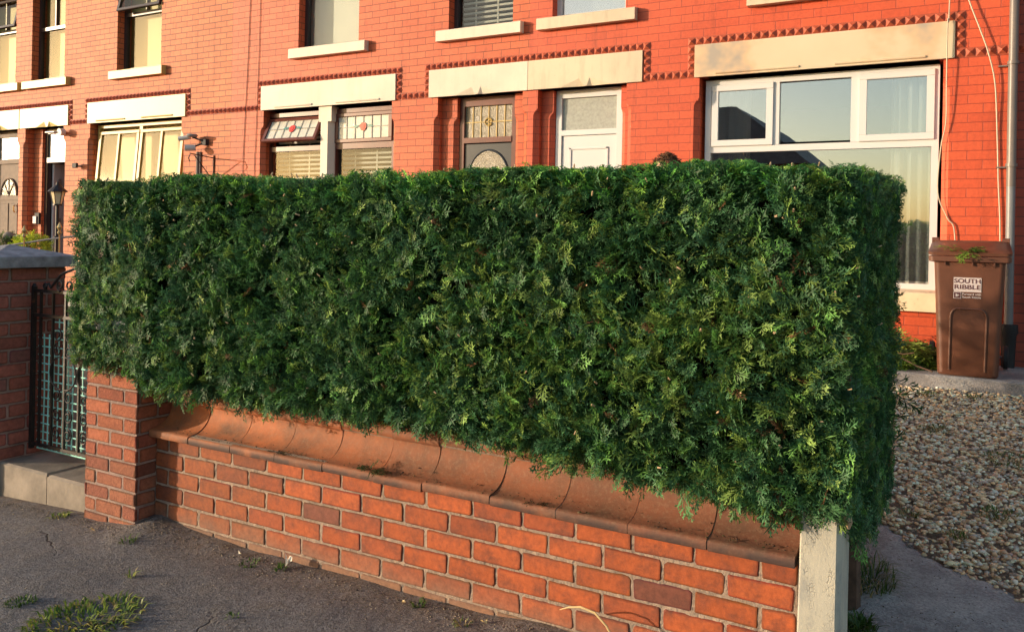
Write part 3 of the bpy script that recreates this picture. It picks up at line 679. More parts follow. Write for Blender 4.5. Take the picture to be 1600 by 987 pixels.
w2 = window(HC, -7.50, -6.47, 1.165, 3.22, M['brown_frame'], gm=M['glass_C'], lights=([(-7.46, -6.52, 2.77, 3.16, 0.05, 0, M['lead_pale']), (-7.45, -6.52, 1.22, 2.70, 0, 0)], [(-7.445, -6.525, 2.69, 2.765)]), fw_=0.055, label='brown window with closed leaded fanlight')
leaded(w2, -7.41, -6.57, 2.82, 3.11, 8.52)
slats(w2, -7.44, -6.53, 1.2, 2.68, 8.68)
upper_window(HC, -8.04, -7.0, M['dark_frame'], 'shade', gm=M['glass_C']); upper_window(HC, -5.61, -4.72, M['dark_frame'], 'slats', gm=M['glass_C'])
door_reveal(HC, (-5.745, -5.525), (-4.73, -4.57), 8.50, 8.6, M['brick_C'])
def door_dark(house):
    x0, x1, y = -5.52, -4.735, 8.56; f = 0.06
    b = MB(); b.box(x0, x0 + f, y, y + .07, 0.55, 3.255); b.box(x1 - f, x1, y, y + .07, 0.55, 3.255); b.box(x0 + f, x1 - f, y, y + .069, 3.145, 3.255); b.box(x0 + f, x1 - f, y - .01, y + .069, 2.70, 2.765)
    d = b.build('door', M['brown_frame'], house)
    b = MB(); b.box(x0 + f, x1 - f, y + .03, y + .036, 2.765, 3.145); b.build('pane', M['frost_brown'], d)
    b = MB(); xa, xb = x0 + f, x1 - f
    for k in range(1, 6):
        xx = xa + (xb - xa) * k / 6; b.box(xx - .006, xx + .006, y + .022, y + .030, 2.765, 3.145)
    b.box(xa, xb, y + .021, y + .030, 2.945, 2.957)
    b.tube([((xa + xb) / 2 + .05 * math.cos(t), y + .02, 2.95 + .045 * math.sin(t)) for t in [i * PI / 6 for i in range(12)]], .007, 6)
    b.tube([((xa + xb) / 2 + .02 + .02 * math.cos(t), y + .02, 2.95 + .022 * math.sin(t)) for t in [i * PI / 6 for i in range(12)]], .006, 6)
    b.build('lead_lines', M['cream_frame'], d)
    b = MB(); b.box(xa + .01, xb - .01, y + .02, y + .06, 0.63, 2.69, bev=.004); lf = b.build('door_leaf', M['door_black'], d)
    xm = (xa + xb) / 2 + .01; zc = 2.30; pr = []
    b = MB(); b.tube([(xm + .27 * math.cos(t), y + .018, zc + .31 * math.sin(t)) for t in [i * PI / 16 for i in range(17)]], .014, 8); b.tube([(xm - .27, y + .018, zc), (xm - .27, y + .018, 1.4), (xm + .27, y + .018, 1.4), (xm + .27, y + .018, zc)], .014, 8)
    b.build('arch_moulding', M['door_black'], lf, smooth=True)
    b = MB(); b.prism([(xm - .26, 1.41)] + [(xm + .26, 1.41)] + [(xm + .26 * math.cos(t), zc + .30 * math.sin(t)) for t in [i * PI / 16 for i in range(17)]], 'y', y + .012, y + .0195); b.build('pane', M['frost_brown'], lf)
    b = MB(); b.tube([(xb - .06, y + .018, 1.62), (xb - .06, y - .03, 1.62), (xb - .16, y - .03, 1.62)], 0.009, 8); b.build('handle', M['brass'], lf)
door_dark(HC)
cab('wall_cable', [(-8.93, 8.395, 6.0), (-8.949, 8.392, 4.83), (-8.974, 8.392, 3.93), (-9.02, 8.392, 2.9), (-9.032, 8.392, 2.4), (-9.04, 8.392, .7)], 0.004, M['black_cable'], HC)
cab('wall_cable', [(-8.73, 8.395, 6.0), (-8.75, 8.392, 4.80), (-8.763, 8.392, 3.91), (-8.79, 8.392, 2.9), (-8.807, 8.392, 2.4), (-8.81, 8.392, .7)], 0.0035, M['black_cable'], HC)

# ---- D: left house with windows coloured yellow for the sky glow they mirror
HD = thing('terraced_house', 'salmon brick house with cream four-light window and a door standing open', 'house', (-11.8, 8.4, 0.5), 'brick houses of the terrace')
front_wall(HD, M['brick_D'], -14.42, -9.3005, [(-12.50, -10.33, 1.155), (-14.27, -13.20, 0.3)], [(-11.86, -10.82), (-14.13, -13.21)])
shell(HD, -14.42, -9.3005); chim(HD, -14.3)
lintel(HD, -12.54, -10.23, M['lint_glare'], rolls=((-12.3, -11.6), (-11.2, -10.5)), label='long cream window lintel with painted yellow sun glare')
lintel(HD, -14.40, -13.05, M['lint_glare'], keyx=-13.62, label='cream door lintel with carved keystone and painted yellow sun glare')
string_course(HD, -14.42, -9.3005, [(-14.42, -13.05), (-12.54, -10.23)])
sill(HD, -11.95, -10.70, M['lint_glare']); sill(HD, -14.27, -13.04, M['lint_glare']); sill(HD, -12.6, -10.2, M['lint_glare'], 0.985, 1.155)
tl_ = R(5)
g = M['glass_D']
wD = window(HD, -12.47, -10.34, 1.165, 3.235, M['cream_frame'], ([(-12.40, -11.42, 1.20, 3.13, 0.055, tl_, g), (-11.39, -10.40, 1.20, 3.13, 0.055, tl_, g)], [(-11.44, -11.37, 1.2, 3.18)]), fw_=0.05, label='cream four-light window with its sashes tipped outward')
for xx in (-11.91, -10.895):
    b = MB(); zt = 3.13; y0 = 8.502
    b.box(xx - .022, xx + .022, y0 + .002, y0 + .042, 1.25, 3.08)
    for i, v in enumerate(b.v):
        dy, dz = v[1] - y0, v[2] - zt; b.v[i] = (v[0], y0 + dy * math.cos(tl_) + dz * math.sin(tl_), zt + dz * math.cos(tl_) - dy * math.sin(tl_))
    b.build('glazing_bar', M['cream_frame'], wD)
b = MB(); b.box(-12.5, -10.3, 8.66, 8.67, 1.15, 3.24); b.build('blind', M['blind_glow'], wD)  # added behind the panes so they look filled with glowing sky
upper_window(HD, -11.86, -10.82, M['dark_frame'], 'plain', gm=g, openw=True); upper_window(HD, -14.13, -13.21, M['dark_frame'], 'plain', gm=g)
b = MB(); b.box(-14.27, -14.02, 8.55, 8.66, 0.3, 3.255); b.box(-13.28, -13.20, 8.55, 8.66, 0.3, 3.255); b.build('door_jamb', M['brick_D'], HD)
b = MB(); b.box(-14.02, -13.95, 8.60, 8.67, .55, 3.255); b.box(-13.34, -13.28, 8.60, 8.67, .55, 3.255); b.box(-13.95, -13.34, 8.601, 8.669, 3.17, 3.255); b.box(-13.95, -13.34, 8.59, 8.669, 2.68, 2.76)
dD = b.build('door', M['dark_frame'], HD, label='doorway with the white door leaf standing open')
b = MB(); b.box(-13.95, -13.34, 8.63, 8.636, 2.76, 3.17); b.build('pane', M['frost'], dD)
b = MB(); b.box(-13.935, -13.88, 8.68, 9.40, .62, 2.67); lf = b.build('door_leaf', M['grey_frame'], dD)
for z in (1.6, 2.28): b = MB(); b.box(-13.88, -13.86, 8.75, 8.80, z, z + .13); b.build('hinge', M['rail'], lf)

# ---- E: far left
HE = thing('terraced_house', 'brick house at the far left edge with brown wooden fanlight door', 'house', (-17, 8.4, 0.5), 'brick houses of the terrace')
front_wall(HE, M['brick_D'], -19.3, -14.4205, [(-15.58, -14.50, 0.3), (-18.6, -16.3, 1.155)], [(-15.65, -14.60), (-18.0, -17.0)])
shell(HE, -19.3, -14.4205)
lintel(HE, -15.80, -14.425, M['lint_glare'], keyx=-15.05); lintel(HE, -18.7, -16.2, M['lint_glare'])
string_course(HE, -19.3, -14.4205, [(-18.7, -16.2), (-15.80, -14.4205)])
sill(HE, -15.7, -14.40, M['lint_glare']); sill(HE, -18.1, -16.9, M['lint_glare']); sill(HE, -18.7, -16.2, M['lint_glare'], 0.985, 1.155)
window(HE, -18.6, -16.3, 1.165, 3.235, M['cream_frame'], ([(-18.55, -17.5, 1.2, 3.15, .05, 0), (-17.4, -16.35, 1.2, 3.15, .05, 0)], [(-17.48, -17.42, 1.2, 3.18)]))
upper_window(HE, -15.65, -14.60, M['dark_frame'], 'plain', gm=g, openw=True, zmeet=5.03); upper_window(HE, -18.0, -17.0, M['dark_frame'], 'plain')
b = MB(); b.box(-15.58, -15.42, 8.5, 8.66, .3, 3.255); b.box(-14.60, -14.50, 8.5, 8.66, .3, 3.255); b.build('door_jamb', M['brick_D'], HE)
b = MB(); b.box(-15.42, -15.35, 8.56, 8.63, .55, 3.255); b.box(-14.67, -14.60, 8.56, 8.63, .55, 3.255); b.box(-15.35, -14.67, 8.561, 8.629, 3.15, 3.255); b.box(-15.35, -14.67, 8.55, 8.629, 2.68, 2.76)
dE = b.build('door', M['door_wood'], HE)
b = MB(); b.box(-15.35, -14.67, 8.59, 8.596, 2.76, 3.15); b.build('pane', M['frost'], dE)
b = MB(); b.box(-15.34, -14.68, 8.58, 8.62, .63, 2.675)
for (a, c) in ((-15.26, -15.04), (-14.98, -14.76)): b.box(a, c, 8.568, 8.581, 1.25, 1.98, bev=.006); b.box(a, c, 8.568, 8.581, .72, 1.15, bev=.006)
b.box(-15.30, -14.72, 8.566, 8.581, 2.04, 2.08)
lf = b.build('door_leaf', M['door_wood'], dE)
b = MB(); b.prism([(-15.25, 2.12), (-14.77, 2.12)] + [(-15.01 + .24 * math.cos(t), 2.12 + .30 * math.sin(t)) for t in [i * PI / 12 for i in range(13)]], 'y', 8.565, 8.579); b.build('fanlight', M['frost_brown'], lf)
b = MB(); b.tube([(-15.01 + .24 * math.cos(t), 8.56, 2.12 + .30 * math.sin(t)) for t in [i * PI / 12 for i in range(13)]], .014, 6)
for t in (R(50), R(90), R(130)): b.tube([(-15.01, 8.56, 2.12), (-15.01 + .24 * math.cos(t), 8.56, 2.12 + .30 * math.sin(t))], .008, 6)
b.build('arch_moulding', M['door_wood'], lf)
b = MB(); b.tube([(-14.80, 8.555, 1.95), (-14.80, 8.53, 1.93), (-14.80, 8.53, 1.85), (-14.80, 8.55, 1.82)], .012, 8); b.build('knocker', M['brass'], lf)

# ---- A: right neighbour
HA = thing('terraced_house', 'dark red brick house beyond the drainpipe at the right edge', 'house', (2.6, 8.4, 0.5), 'brick houses of the terrace')  # brick colour darker than on the houses to the left
front_wall(HA, M['brick_A'], 0.3005, 5.1, [(3.9, 4.95, 0.3), (1.0, 3.2, 1.155)], [(1.6, 2.6)])
shell(HA, 0.3005, 5.1)
lintel(HA, 0.9, 3.3, M['lint_cream']); lintel(HA, 3.75, 5.09, M['lint_cream'], keyx=4.42)
string_course(HA, 0.3005, 5.1, [(0.9, 3.3), (3.75, 5.1)])
sill(HA, 1.5, 2.7, M['lint_cream']); sill(HA, 0.9, 3.3, M['lint_cream'], 0.985, 1.155)
window(HA, 1.02, 3.18, 1.165, 3.235, M['white_pvc'], ([(1.08, 2.05, 1.2, 3.15, .05, 0), (2.15, 3.12, 1.2, 3.15, .05, 0)], [(2.06, 2.14, 1.2, 3.18)]))
upper_window(HA, 1.6, 2.6, M['white_pvc'], 'plain')
b = MB(); b.box(3.95, 4.9, 8.56, 8.62, .55, 3.25); b.build('door', M['brown_frame'], HA)

# ---- houses across the street (seen mirrored in the big window)
def across(x0, x1, y, ridge, eave, label, gable=False):
    h = thing('house_opposite', label, 'house', ((x0 + x1) / 2, y, 0), 'houses across the street')
    b = MB(); b.box(x0, x1, y - 8, y, -0.1, eave)
    b.build('wall', M['brick_A'], h)
    b = MB()
    if gable: b.prism([(x0 - .3, eave), (x1 + .3, eave), ((x0 + x1) / 2 + .5, ridge), ((x0 + x1) / 2 - .5, ridge)], 'y', y - 8.2, y + .3)
    else: b.prism([(y - 8.3, eave), (y + .3, eave), (y - 4, ridge)], 'x', x0 - .2, x1 + .2)
    b.build('roof', M['slate'], h)
    n = max(2, int((x1 - x0) / 2.0))
    for k in range(n):
        cx = x0 + (x1 - x0) * (k + .5) / n
        for z0 in (0.9, 3.3):
            if z0 + 1.2 > eave: continue
            b = MB(); b.box(cx - .5, cx + .5, y, y + .05, z0, z0 + 1.2); wf = b.build('window', M['white_pvc'], h)
            b = MB(); b.box(cx - .42, cx - .03, y + .051, y + .055, z0 + .08, z0 + 1.12); b.box(cx + .03, cx + .42, y + .051, y + .055, z0 + .08, z0 + 1.12); b.build('pane', M['curtain'], wf)
    return h
across(-9.4, -4.6, -9.0, 5.7, 3.9, 'dark brick house with hipped roof straight across the street', True)
across(-17.0, -10.6, -14.0, 5.2, 3.6, 'low brick house with ridge roof set back across the street, beside the hipped one')

# ================================================================== WALL, PILLARS, COPING
def brick_face(b, fn, L, z0, z1, course, pitch, phase, joint=0.0095, col=None, jit=0.0025, seed=1, rc=0.0055, proud=0.004, clipz=None, half=False):
    """fn(u, v, d) -> world point. u along, v=z, d=outward"""
    rg = random.Random(seed)
    nrow = int(math.ceil((z1 - z0) / course))
    for r in range(nrow):
        zt = z1 - r * course; zb = max(zt - course, z0)
        if zt - zb < 0.02: continue
        off = phase + (pitch / 2 if r % 2 else 0)
        u = math.floor((0 - off) / pitch) * pitch + off
        while u < L:
            a = max(0, u) + (joint / 2 if u > 0 else 0); c = min(L, u + pitch) - (joint / 2 if u + pitch < L else 0); u += pitch
            if c - a < 0.02: continue
            t = zt - joint / 2; q = zb + (joint / 2 if zb > z0 + .001 else 0)
            j = lambda s=jit: rg.uniform(-s, s)
            base = col(r, (a + c) / 2, rg)
            edge = tuple(x * rg.uniform(0.3, 0.6) for x in base)
            w_ = (c - a); cr = min(rc * rg.uniform(.7, 1.6), w_ * .3)
            ring = [(a + cr, q), (c - cr, q), (c, q + cr), (c, t - cr), (c - cr, t), (a + cr, t), (a, t - cr), (a, q + cr)]
            ring = [(x + j(), y + j()) for x, y in ring]
            mx, my = (a + c) / 2, (t + q) / 2; pd = proud + j(.002)
            def shr(p, s): return (p[0] + (s if p[0] < mx else -s), p[1] + (s if p[1] < my else -s))
            r1 = [shr(p, .004) for p in ring]; r2 = [shr(p, .011) for p in ring]
            vs = [fn(p[0], p[1], -.008) for p in ring] + [fn(p[0], p[1], pd - .004) for p in ring] + [fn(p[0], p[1], pd) for p in r1] + [fn(p[0], p[1], pd + .0005) for p in r2]
            fs = []
            for l in range(3):
                for i in range(8): fs.append((l * 8 + i, l * 8 + (i + 1) % 8, l * 8 + 8 + (i + 1) % 8, l * 8 + 8 + i))
            fs.append(tuple(range(24, 32)))
            b.add(vs, fs, [edge] * 16 + [tuple((x * .3 + e * .7) for x, e in zip(base, edge))] * 8 + [base] * 8)
def col_wall(r, u, rg):
    k = rg.random(); X = -3.84 + u
    if k < 0.66: c = (0.42, 0.098, 0.032)
    elif k < 0.94: c = (0.33, 0.08, 0.032)
    else: c = (0.20, 0.068, 0.045)
    s = rg.uniform(0.88, 1.12)
    if r >= 5: s *= 0.8; c = (c[0] * .85, c[1] * 1.35, c[2] * 1.5)
    if X < -3.1: s *= 0.88; c = (c[0] * .85, c[1], c[2] * 1.1)
    return tuple(x * s for x in c)
GW = thing('garden_wall', 'low orange brick garden wall with curved terracotta coping under the hedge', 'wall', (-2.2, 3.0, 0))
b = MB()
# joint between rows 1/2 at z=.403 ; top row partly under the nosing
brick_face(b, lambda u, v, d: (-3.84 + u, 3.0 - d + .004, v), 3.325, -0.06, 0.403 + 0.0895, 0.0895, 0.2385, (-2.072 + 3.84) % 0.2385, col=col_wall, seed=3)
b.build('brickwork', M['gb'], GW)
b = MB(); b.box(-3.84, -0.515, 3.008, 3.22, -0.1, 0.49)
# lumpy mortar skin
mv = []; nx, nz = 300, 44
for j in range(nz + 1):
    for i in range(nx + 1):
        x = -3.84 + 3.325 * i / nx; z = -0.06 + 0.55 * j / nz
        mv.append((x, 3.0045 - 0.003 * (noise.noise(Vector((x * 40, z * 40, 0))) + .3) - .0015 * noise.noise(Vector((x * 9, z * 9, 4))), z))
b.add(mv, [(j * (nx + 1) + i, j * (nx + 1) + i + 1, (j + 1) * (nx + 1) + i + 1, (j + 1) * (nx + 1) + i) for j in range(nz) for i in range(nx)])
b.build('mortar', M['mortar'], GW)
# coping
prof = [(2.957, .486), (2.953, .492), (2.953, .518), (2.958, .524), (2.972, .527)]
for i in range(1, 9):
    t = i / 8; prof.append((2.972 + 0.128 * math.sin(t * PI / 2 * .97), .527 + 0.112 * (1 - math.cos(t * PI / 2))))
prof += [(3.098, .650), (3.088, .658), (3.082, .672), (3.084, .690), (3.096, .704), (3.115, .710), (3.22, .71), (3.22, .486)]
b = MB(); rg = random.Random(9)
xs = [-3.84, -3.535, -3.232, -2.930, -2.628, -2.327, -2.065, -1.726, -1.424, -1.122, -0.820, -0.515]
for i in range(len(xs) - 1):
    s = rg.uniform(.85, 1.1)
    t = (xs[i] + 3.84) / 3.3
    b.cur = tuple(x * s for x in ((0.52 - .33 * t ** .8), 0.160 - .092 * t ** .8, 0.052 - .014 * t))  # sunlit left end and dull right end graded into the unit colours
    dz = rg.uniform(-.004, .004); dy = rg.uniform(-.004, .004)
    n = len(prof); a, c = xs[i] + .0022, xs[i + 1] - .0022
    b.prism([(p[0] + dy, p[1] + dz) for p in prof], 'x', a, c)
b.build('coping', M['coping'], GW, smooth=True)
b = MB()
b.prism([(p[0] + .004 if p[0] < 3.2 else p[0] - .005, p[1] - (.003 if p[1] > .5 else -.003)) for p in prof], 'x', -3.835, -0.52); b.build('coping_mortar', M['mortar'], GW, smooth=True)

def col_pil(r, u, rg):
    s = rg.uniform(0.8, 1.15); c = (0.40, 0.125, 0.065) if rg.random() < .75 else (0.33, 0.095, 0.055)
    if r > 8: c = (c[0] * .8, c[1] * .95, c[2] * 1.05)
    return tuple(x * s for x in c)
GP = thing('gate_pillar', 'short red brick gate pillar at the left end of the garden wall, under the hedge', 'pillar', (-4.05, 2.95, 0))
b = MB()
zt = 0.658 + 0.0768 * 5
brick_face(b, lambda u, v, d: (-4.27 + u, 2.877 - d + .006, v), 0.43, -0.06, zt, 0.0768, 0.225, 0.095, col=col_pil, seed=11, joint=.009)
brick_face(b, lambda u, v, d: (-3.84 + d - .006, 2.877 + u, v), 0.40, -0.06, zt, 0.0768, 0.225, 0.02, col=col_pil, seed=12, joint=.009)
brick_face(b, lambda u, v, d: (-4.27 - d + .006, 2.877 + u, v), 0.43, -0.06, zt, 0.0768, 0.225, 0.02, col=col_pil, seed=13, joint=.009)
b.build('brickwork', M['pb'], GP)
quick('mortar', M['mortar_dark'], GP, [(-4.266, -3.845, 2.882, 3.30, -.1, zt)])
b = MB(); b.box(-4.30, -3.81, 2.85, 3.33, zt, zt + .06, bev=.008); b.build('cap', M['capstone'], GP)

def col_nb(r, u, rg):
    s = rg.uniform(0.8, 1.15); c = (0.38, 0.13, 0.095) if rg.random() < .8 else (0.28, 0.12, 0.10)
    return tuple(x * s for x in c)
NP = thing('neighbour_pillar', 'dark red brick gate pillar with grey pointed capstone at the left edge', 'pillar', (-5.42, 3.1, 0))
b = MB(); zt = 1.335
brick_face(b, lambda u, v, d: (-5.19 + d - .006, 2.88 + u, v), 0.46, -0.1, zt, 0.0845, 0.235, 0.1, col=col_nb, seed=21)
brick_face(b, lambda u, v, d: (-5.67 + u, 2.88 - d + .006, v), 0.48, -0.1, zt, 0.0845, 0.235, 0.0, col=col_nb, seed=22)
brick_face(b, lambda u, v, d: (-5.67 - d + .006, 2.88 + u, v), 0.46, -0.1, zt, 0.0845, 0.235, 0.0, col=col_nb, seed=23)
b.build('brickwork', M['nb'], NP)
quick('mortar', M['mortar_dark'], NP, [(-5.665, -5.195, 2.885, 3.335, -.1, zt)])
b = MB(); x0, x1, y0, y1 = -5.72, -5.145, 2.83, 3.39; z0, z1, z2 = 1.337, 1.408, 1.475; cx_, cy_ = -5.43, 3.11
b.add([(x0, y0, z0), (x1, y0, z0), (x1, y1, z0), (x0, y1, z0), (x0, y0, z1 - .006), (x1, y0, z1 - .006), (x1, y1, z1 - .006), (x0, y1, z1 - .006),
       (x0 + .008, y0 + .008, z1), (x1 - .008, y0 + .008, z1), (x1 - .008, y1 - .008, z1), (x0 + .008, y1 - .008, z1), (cx_, cy_, z2)],
      [(0, 3, 2, 1), (0, 1, 5, 4), (1, 2, 6, 5), (2, 3, 7, 6), (3, 0, 4, 7), (4, 5, 9, 8), (5, 6, 10, 9), (6, 7, 11, 10), (7, 4, 8, 11), (8, 9, 12), (9, 10, 12), (10, 11, 12), (11, 8, 12)])
b.build('capstone', M['capstone'], NP)
# neighbour's boundary wall running on to the left
NW = thing('neighbour_garden_wall', 'low dark brick garden wall running left from the grey-capped pillar', 'wall', (-7.6, 3.0, 0))
b = MB(); brick_face(b, lambda u, v, d: (-9.6 + u, 3.0 - d + .004, v), 3.93, -0.1, 0.50, 0.0895, 0.2385, 0, col=col_nb, seed=31); b.build('brickwork', M['nb'], NW)
quick('mortar', M['mortar_dark'], NW, [(-9.6, -5.675, 3.0, 3.22, -.1, .49)])
b = MB(); b.cur = (.3, .12, .06); b.prism(prof, 'x', -9.6, -5.675); b.build('coping', M['coping'], NW, smooth=True)

# step
ST = thing('doorstep', 'worn concrete gateway step in two blocks between the brick pillars', 'step', (-4.73, 3.1, 0))
rg = random.Random(4)
b = MB(); b.box(-5.185, -4.70, 2.93, 3.6, -.1, .155, bev=.012); b.box(-4.694, -4.275, 2.93, 3.6, -.1, .150, bev=.014); b.build('step_block', M['step'], ST)

# gate post, white
GPo = MB()
n = 14; vs = []; fs = []
for i in range(n + 1):
    z = -0.05 + i * 0.86 / n; t = i / n
    jx = lambda: 0.0015 * noise.noise(Vector((z * 30, 1, 1)))
    x0, x1, y0, y1 = -0.510 + .010 * t + jx(), -0.370 + jx(), 2.955, 3.16; ch = .018
    ring = [(x0, y0 + .006), (x0 + .006, y0), (x1 - ch * .9, y0), (x1, y0 + ch), (x1, y1), (x0, y1)]
    vs += [(p[0], p[1], z) for p in ring]
for i in range(n):
    for k in range(6): fs.append((i * 6 + k, i * 6 + (k + 1) % 6, i * 6 + 6 + (k + 1) % 6, i * 6 + 6 + k))
fs += [tuple(range(5, -1, -1)), tuple(n * 6 + k for k in range(6))]
GPo.add(vs, fs)
tag(GPo.build('gate_post', M['post'], base=(-.44, 3.05, 0)), 'flaking off-white painted concrete gate post at the right end of the brick wall', 'post')

# ================================================================== GATE
GT = thing('garden_gate', 'black wrought iron scroll gate backed with turquoise wire mesh', 'gate', (-4.73, 3.12, 0.2))
Y = 3.12
b = MB(); s = .011
b.box(-5.182, -5.158, Y - .012, Y + .012, .20, 1.215); b.box(-4.305, -4.285, Y - .012, Y + .012, .20, 1.19)
b.tube([(-5.17, Y, 1.215), (-5.17, Y, 1.235)], [.018, .008], 8)
for z in (.232, 1.04, 1.192): b.box(-5.158, -4.305, Y - .009, Y + .009, z - .009, z + .009)
b.build('gate_frame', M['iron'], GT)
b = MB()
for x in (-5.095, -4.97, -4.842, -4.70, -4.57, -4.43): b.box(x - .007, x + .007, Y - .007, Y + .007, .24, 1.19)
b.build('bars', M['iron'], GT)
def spiral(cx, cz, r, turns, start, sgn, end=.012):
    n = int(18 * turns); return [(cx + (r + (end - r) * i / n) * math.cos(start + sgn * turns * 2 * PI * i / n), Y - .012, cz + (r + (end - r) * i / n) * math.sin(start + sgn * turns * 2 * PI * i / n)) for i in range(n + 1)]
b = MB()
for xc in (-4.842, -4.57):
    for zc in (.93, .84, .56, .44, .33):
        for sg in (-1, 1):
            b.tube(spiral(xc + sg * .058, zc, .042, 1.4, PI / 2, sg if zc in (.93, .56) else -sg), .005, 6)
    for zc, sg in ((.70, 1), (.70, -1)):
        b.tube([(xc + sg * (.02 + .11 * math.sin(t)), Y - .012, zc + .10 * math.cos(t)) for t in [i * PI / 10 for i in range(11)]], .005, 6)
b.tube([(-5.05, Y, 1.2), (-5.045, Y, 1.235), (-5.02, Y, 1.24), (-5.0, Y, 1.215), (-4.90, Y, 1.30), (-4.84, Y, 1.32), (-4.73, Y, 1.35), (-4.62, Y, 1.32), (-4.45, Y, 1.22), (-4.42, Y, 1.24)], .008, 6)
b.tube(spiral(-5.04, 1.222, .022, 1.2, 0, 1, .006), .006, 6)
for sg in (-1, 1): b.tube(spiral(-4.842 + sg * .045, 1.235, .035, 1.3, -PI / 2, sg), .006, 6)
b.build('scrollwork', M['iron'], GT, smooth=True)
b = MB(); x = -5.15; rg = random.Random(8)
while x < -4.30:
    wx = rg.uniform(-.004, .004)
    top = .92 if x < -4.99 else 1.03
    b.tube([(x, Y + .03, .195), (x + wx, Y + .033, .55), (x - wx, Y + .03, top)], .0046, 5); x += .049
z = .20
while z < 1.03:
    xs0 = -5.155 if z < .92 else -4.99
    b.tube([(xs0, Y + .026, z), (-4.75, Y + .029, z + rg.uniform(-.004, .004)), (-4.30, Y + .026, z)], .0046, 5); z += .0535
b.build('wire_mesh', M['turq'], GT)

# ================================================================== HEDGE
HX0, HX1, HY0, HY1 = -4.36, -0.335, 2.84, 4.56
HED = thing('hedge', 'long dense dark green clipped conifer hedge overhanging the brick wall', 'hedge', (-2.3, 3.6, 0))
def spray(seed, L=0.10, nb=6, sub=4, wk=1.0):
    """flat fan of scale-leaf branchlets along +X in the XY plane: rhombus blades; third array = tone of each vertex"""
    rg = random.Random(seed); V = []; Fq = []; T = []
    def blade(p, d, l, w_, nrm):
        d = d.normalized(); s_ = d.cross(nrm).normalized(); w_ *= wk
        tip = p + d * l; k = len(V); tone = rg.uniform(.5, 1.45)
        m1 = p + d * l * .55 + Vector((0, 0, rg.uniform(-.002, .002)))
        V.extend([p, m1 + s_ * w_ / 2, tip, m1 - s_ * w_ / 2]); Fq.append((k, k + 1, k + 2, k + 3)); T.extend([tone * .75, tone, tone * 1.25, tone])
    def axis_pt(t): return Vector((L * t, 0, -0.18 * L * t * t))
    blade(axis_pt(0), Vector((1, 0, -.1)), L * .55, .004, Vector((0, 0, 1)))
    blade(axis_pt(.5), Vector((1, 0, -.3)), L * .6, .0075, Vector((0, .2, 1)))
    for i in range(nb):
        for sg in (-1, 1):
            t = (i + .35 + (0.25 if sg > 0 else 0)) / nb * .9
            p = axis_pt(t); l = L * (.55 - .36 * t) * rg.uniform(.75, 1.2); an = R(rg.uniform(26, 48)) * sg
            d = Vector((math.cos(an), math.sin(an), rg.uniform(-.35, .15)))
            nr = Vector((rg.uniform(-.5, .5), rg.uniform(-.5, .5), 1)).normalized()
            blade(p, d, l, .0072, nr)
            for j in range(sub):
                for s2 in (-1, 1):
                    if rg.random() < .15: continue
                    tt = (j + .5) / sub; q = p + d.normalized() * l * tt
                    a2 = an + R(36) * s2 * rg.uniform(.8, 1.2); l2 = l * (.56 - .28 * tt)
                    blade(q, Vector((math.cos(a2), math.sin(a2), rg.uniform(-.4, .2))), max(l2, .011), .0062, Vector((rg.uniform(-.6, .6), rg.uniform(-.6, .6), 1)).normalized())
    return np.array([tuple(v) for v in V]), np.array(Fq), np.array(T)
TEMPL = [spray(s, L=.10 + .02 * (s % 3), nb=4 + s % 2, sub=2) for s in range(10)]
TEMPL_LO = [spray(40 + s, L=.12, nb=4, sub=1) for s in range(5)]
def scatter(pts, axes, nrms, scales, cols, templ, seed):
    """instances baked to one mesh with numpy"""
    rg = np.random.RandomState(seed); n = len(pts); ti = rg.randint(0, len(templ), n)
    Vs = []; Fs = []; Cs = []; base = 0
    for k, (tv, tf, tn_) in enumerate(templ):
        idx = np.where(ti == k)[0]
        if not len(idx): continue
        a = axes[idx]; a /= np.linalg.norm(a, axis=1, keepdims=True)
        nn = nrms[idx]; nn = nn - (nn * a).sum(1, keepdims=True) * a; nn /= np.linalg.norm(nn, axis=1, keepdims=True) + 1e-9
        t = np.cross(nn, a)
        s = scales[idx][:, None, None]
        P = pts[idx][:, None, :] + s * (tv[None, :, 0:1] * a[:, None, :] + tv[None, :, 1:2] * t[:, None, :] + tv[None, :, 2:3] * nn[:, None, :])
        m = len(tv)
        F = tf[None] + (np.arange(len(idx)) * m)[:, None, None] + base
        c = np.repeat(cols[idx][:, None, :], m, axis=1)
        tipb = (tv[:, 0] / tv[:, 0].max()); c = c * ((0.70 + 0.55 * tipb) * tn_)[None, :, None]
        Vs.append(P.reshape(-1, 3)); Fs.append(F.reshape(-1, 4)); Cs.append(c.reshape(-1, 3)); base += len(idx) * m
    return np.concatenate(Vs), np.concatenate(Fs), np.clip(np.concatenate(Cs), 0, 1)
rs = np.random.RandomState(77)
def nz(p, s, o=0): return noise.noise(Vector((p[0] * s + o, p[1] * s, p[2] * s)))
def bottom_z(x):
    """lower edge of the front face"""
    base = np.interp(x, [-4.4, -4.1, -3.85, -3.5, -2.55, -1.87, -1.3, -.6, -.36], [.90, .85, .785, .78, .80, .795, .745, .675, .75])
    return base
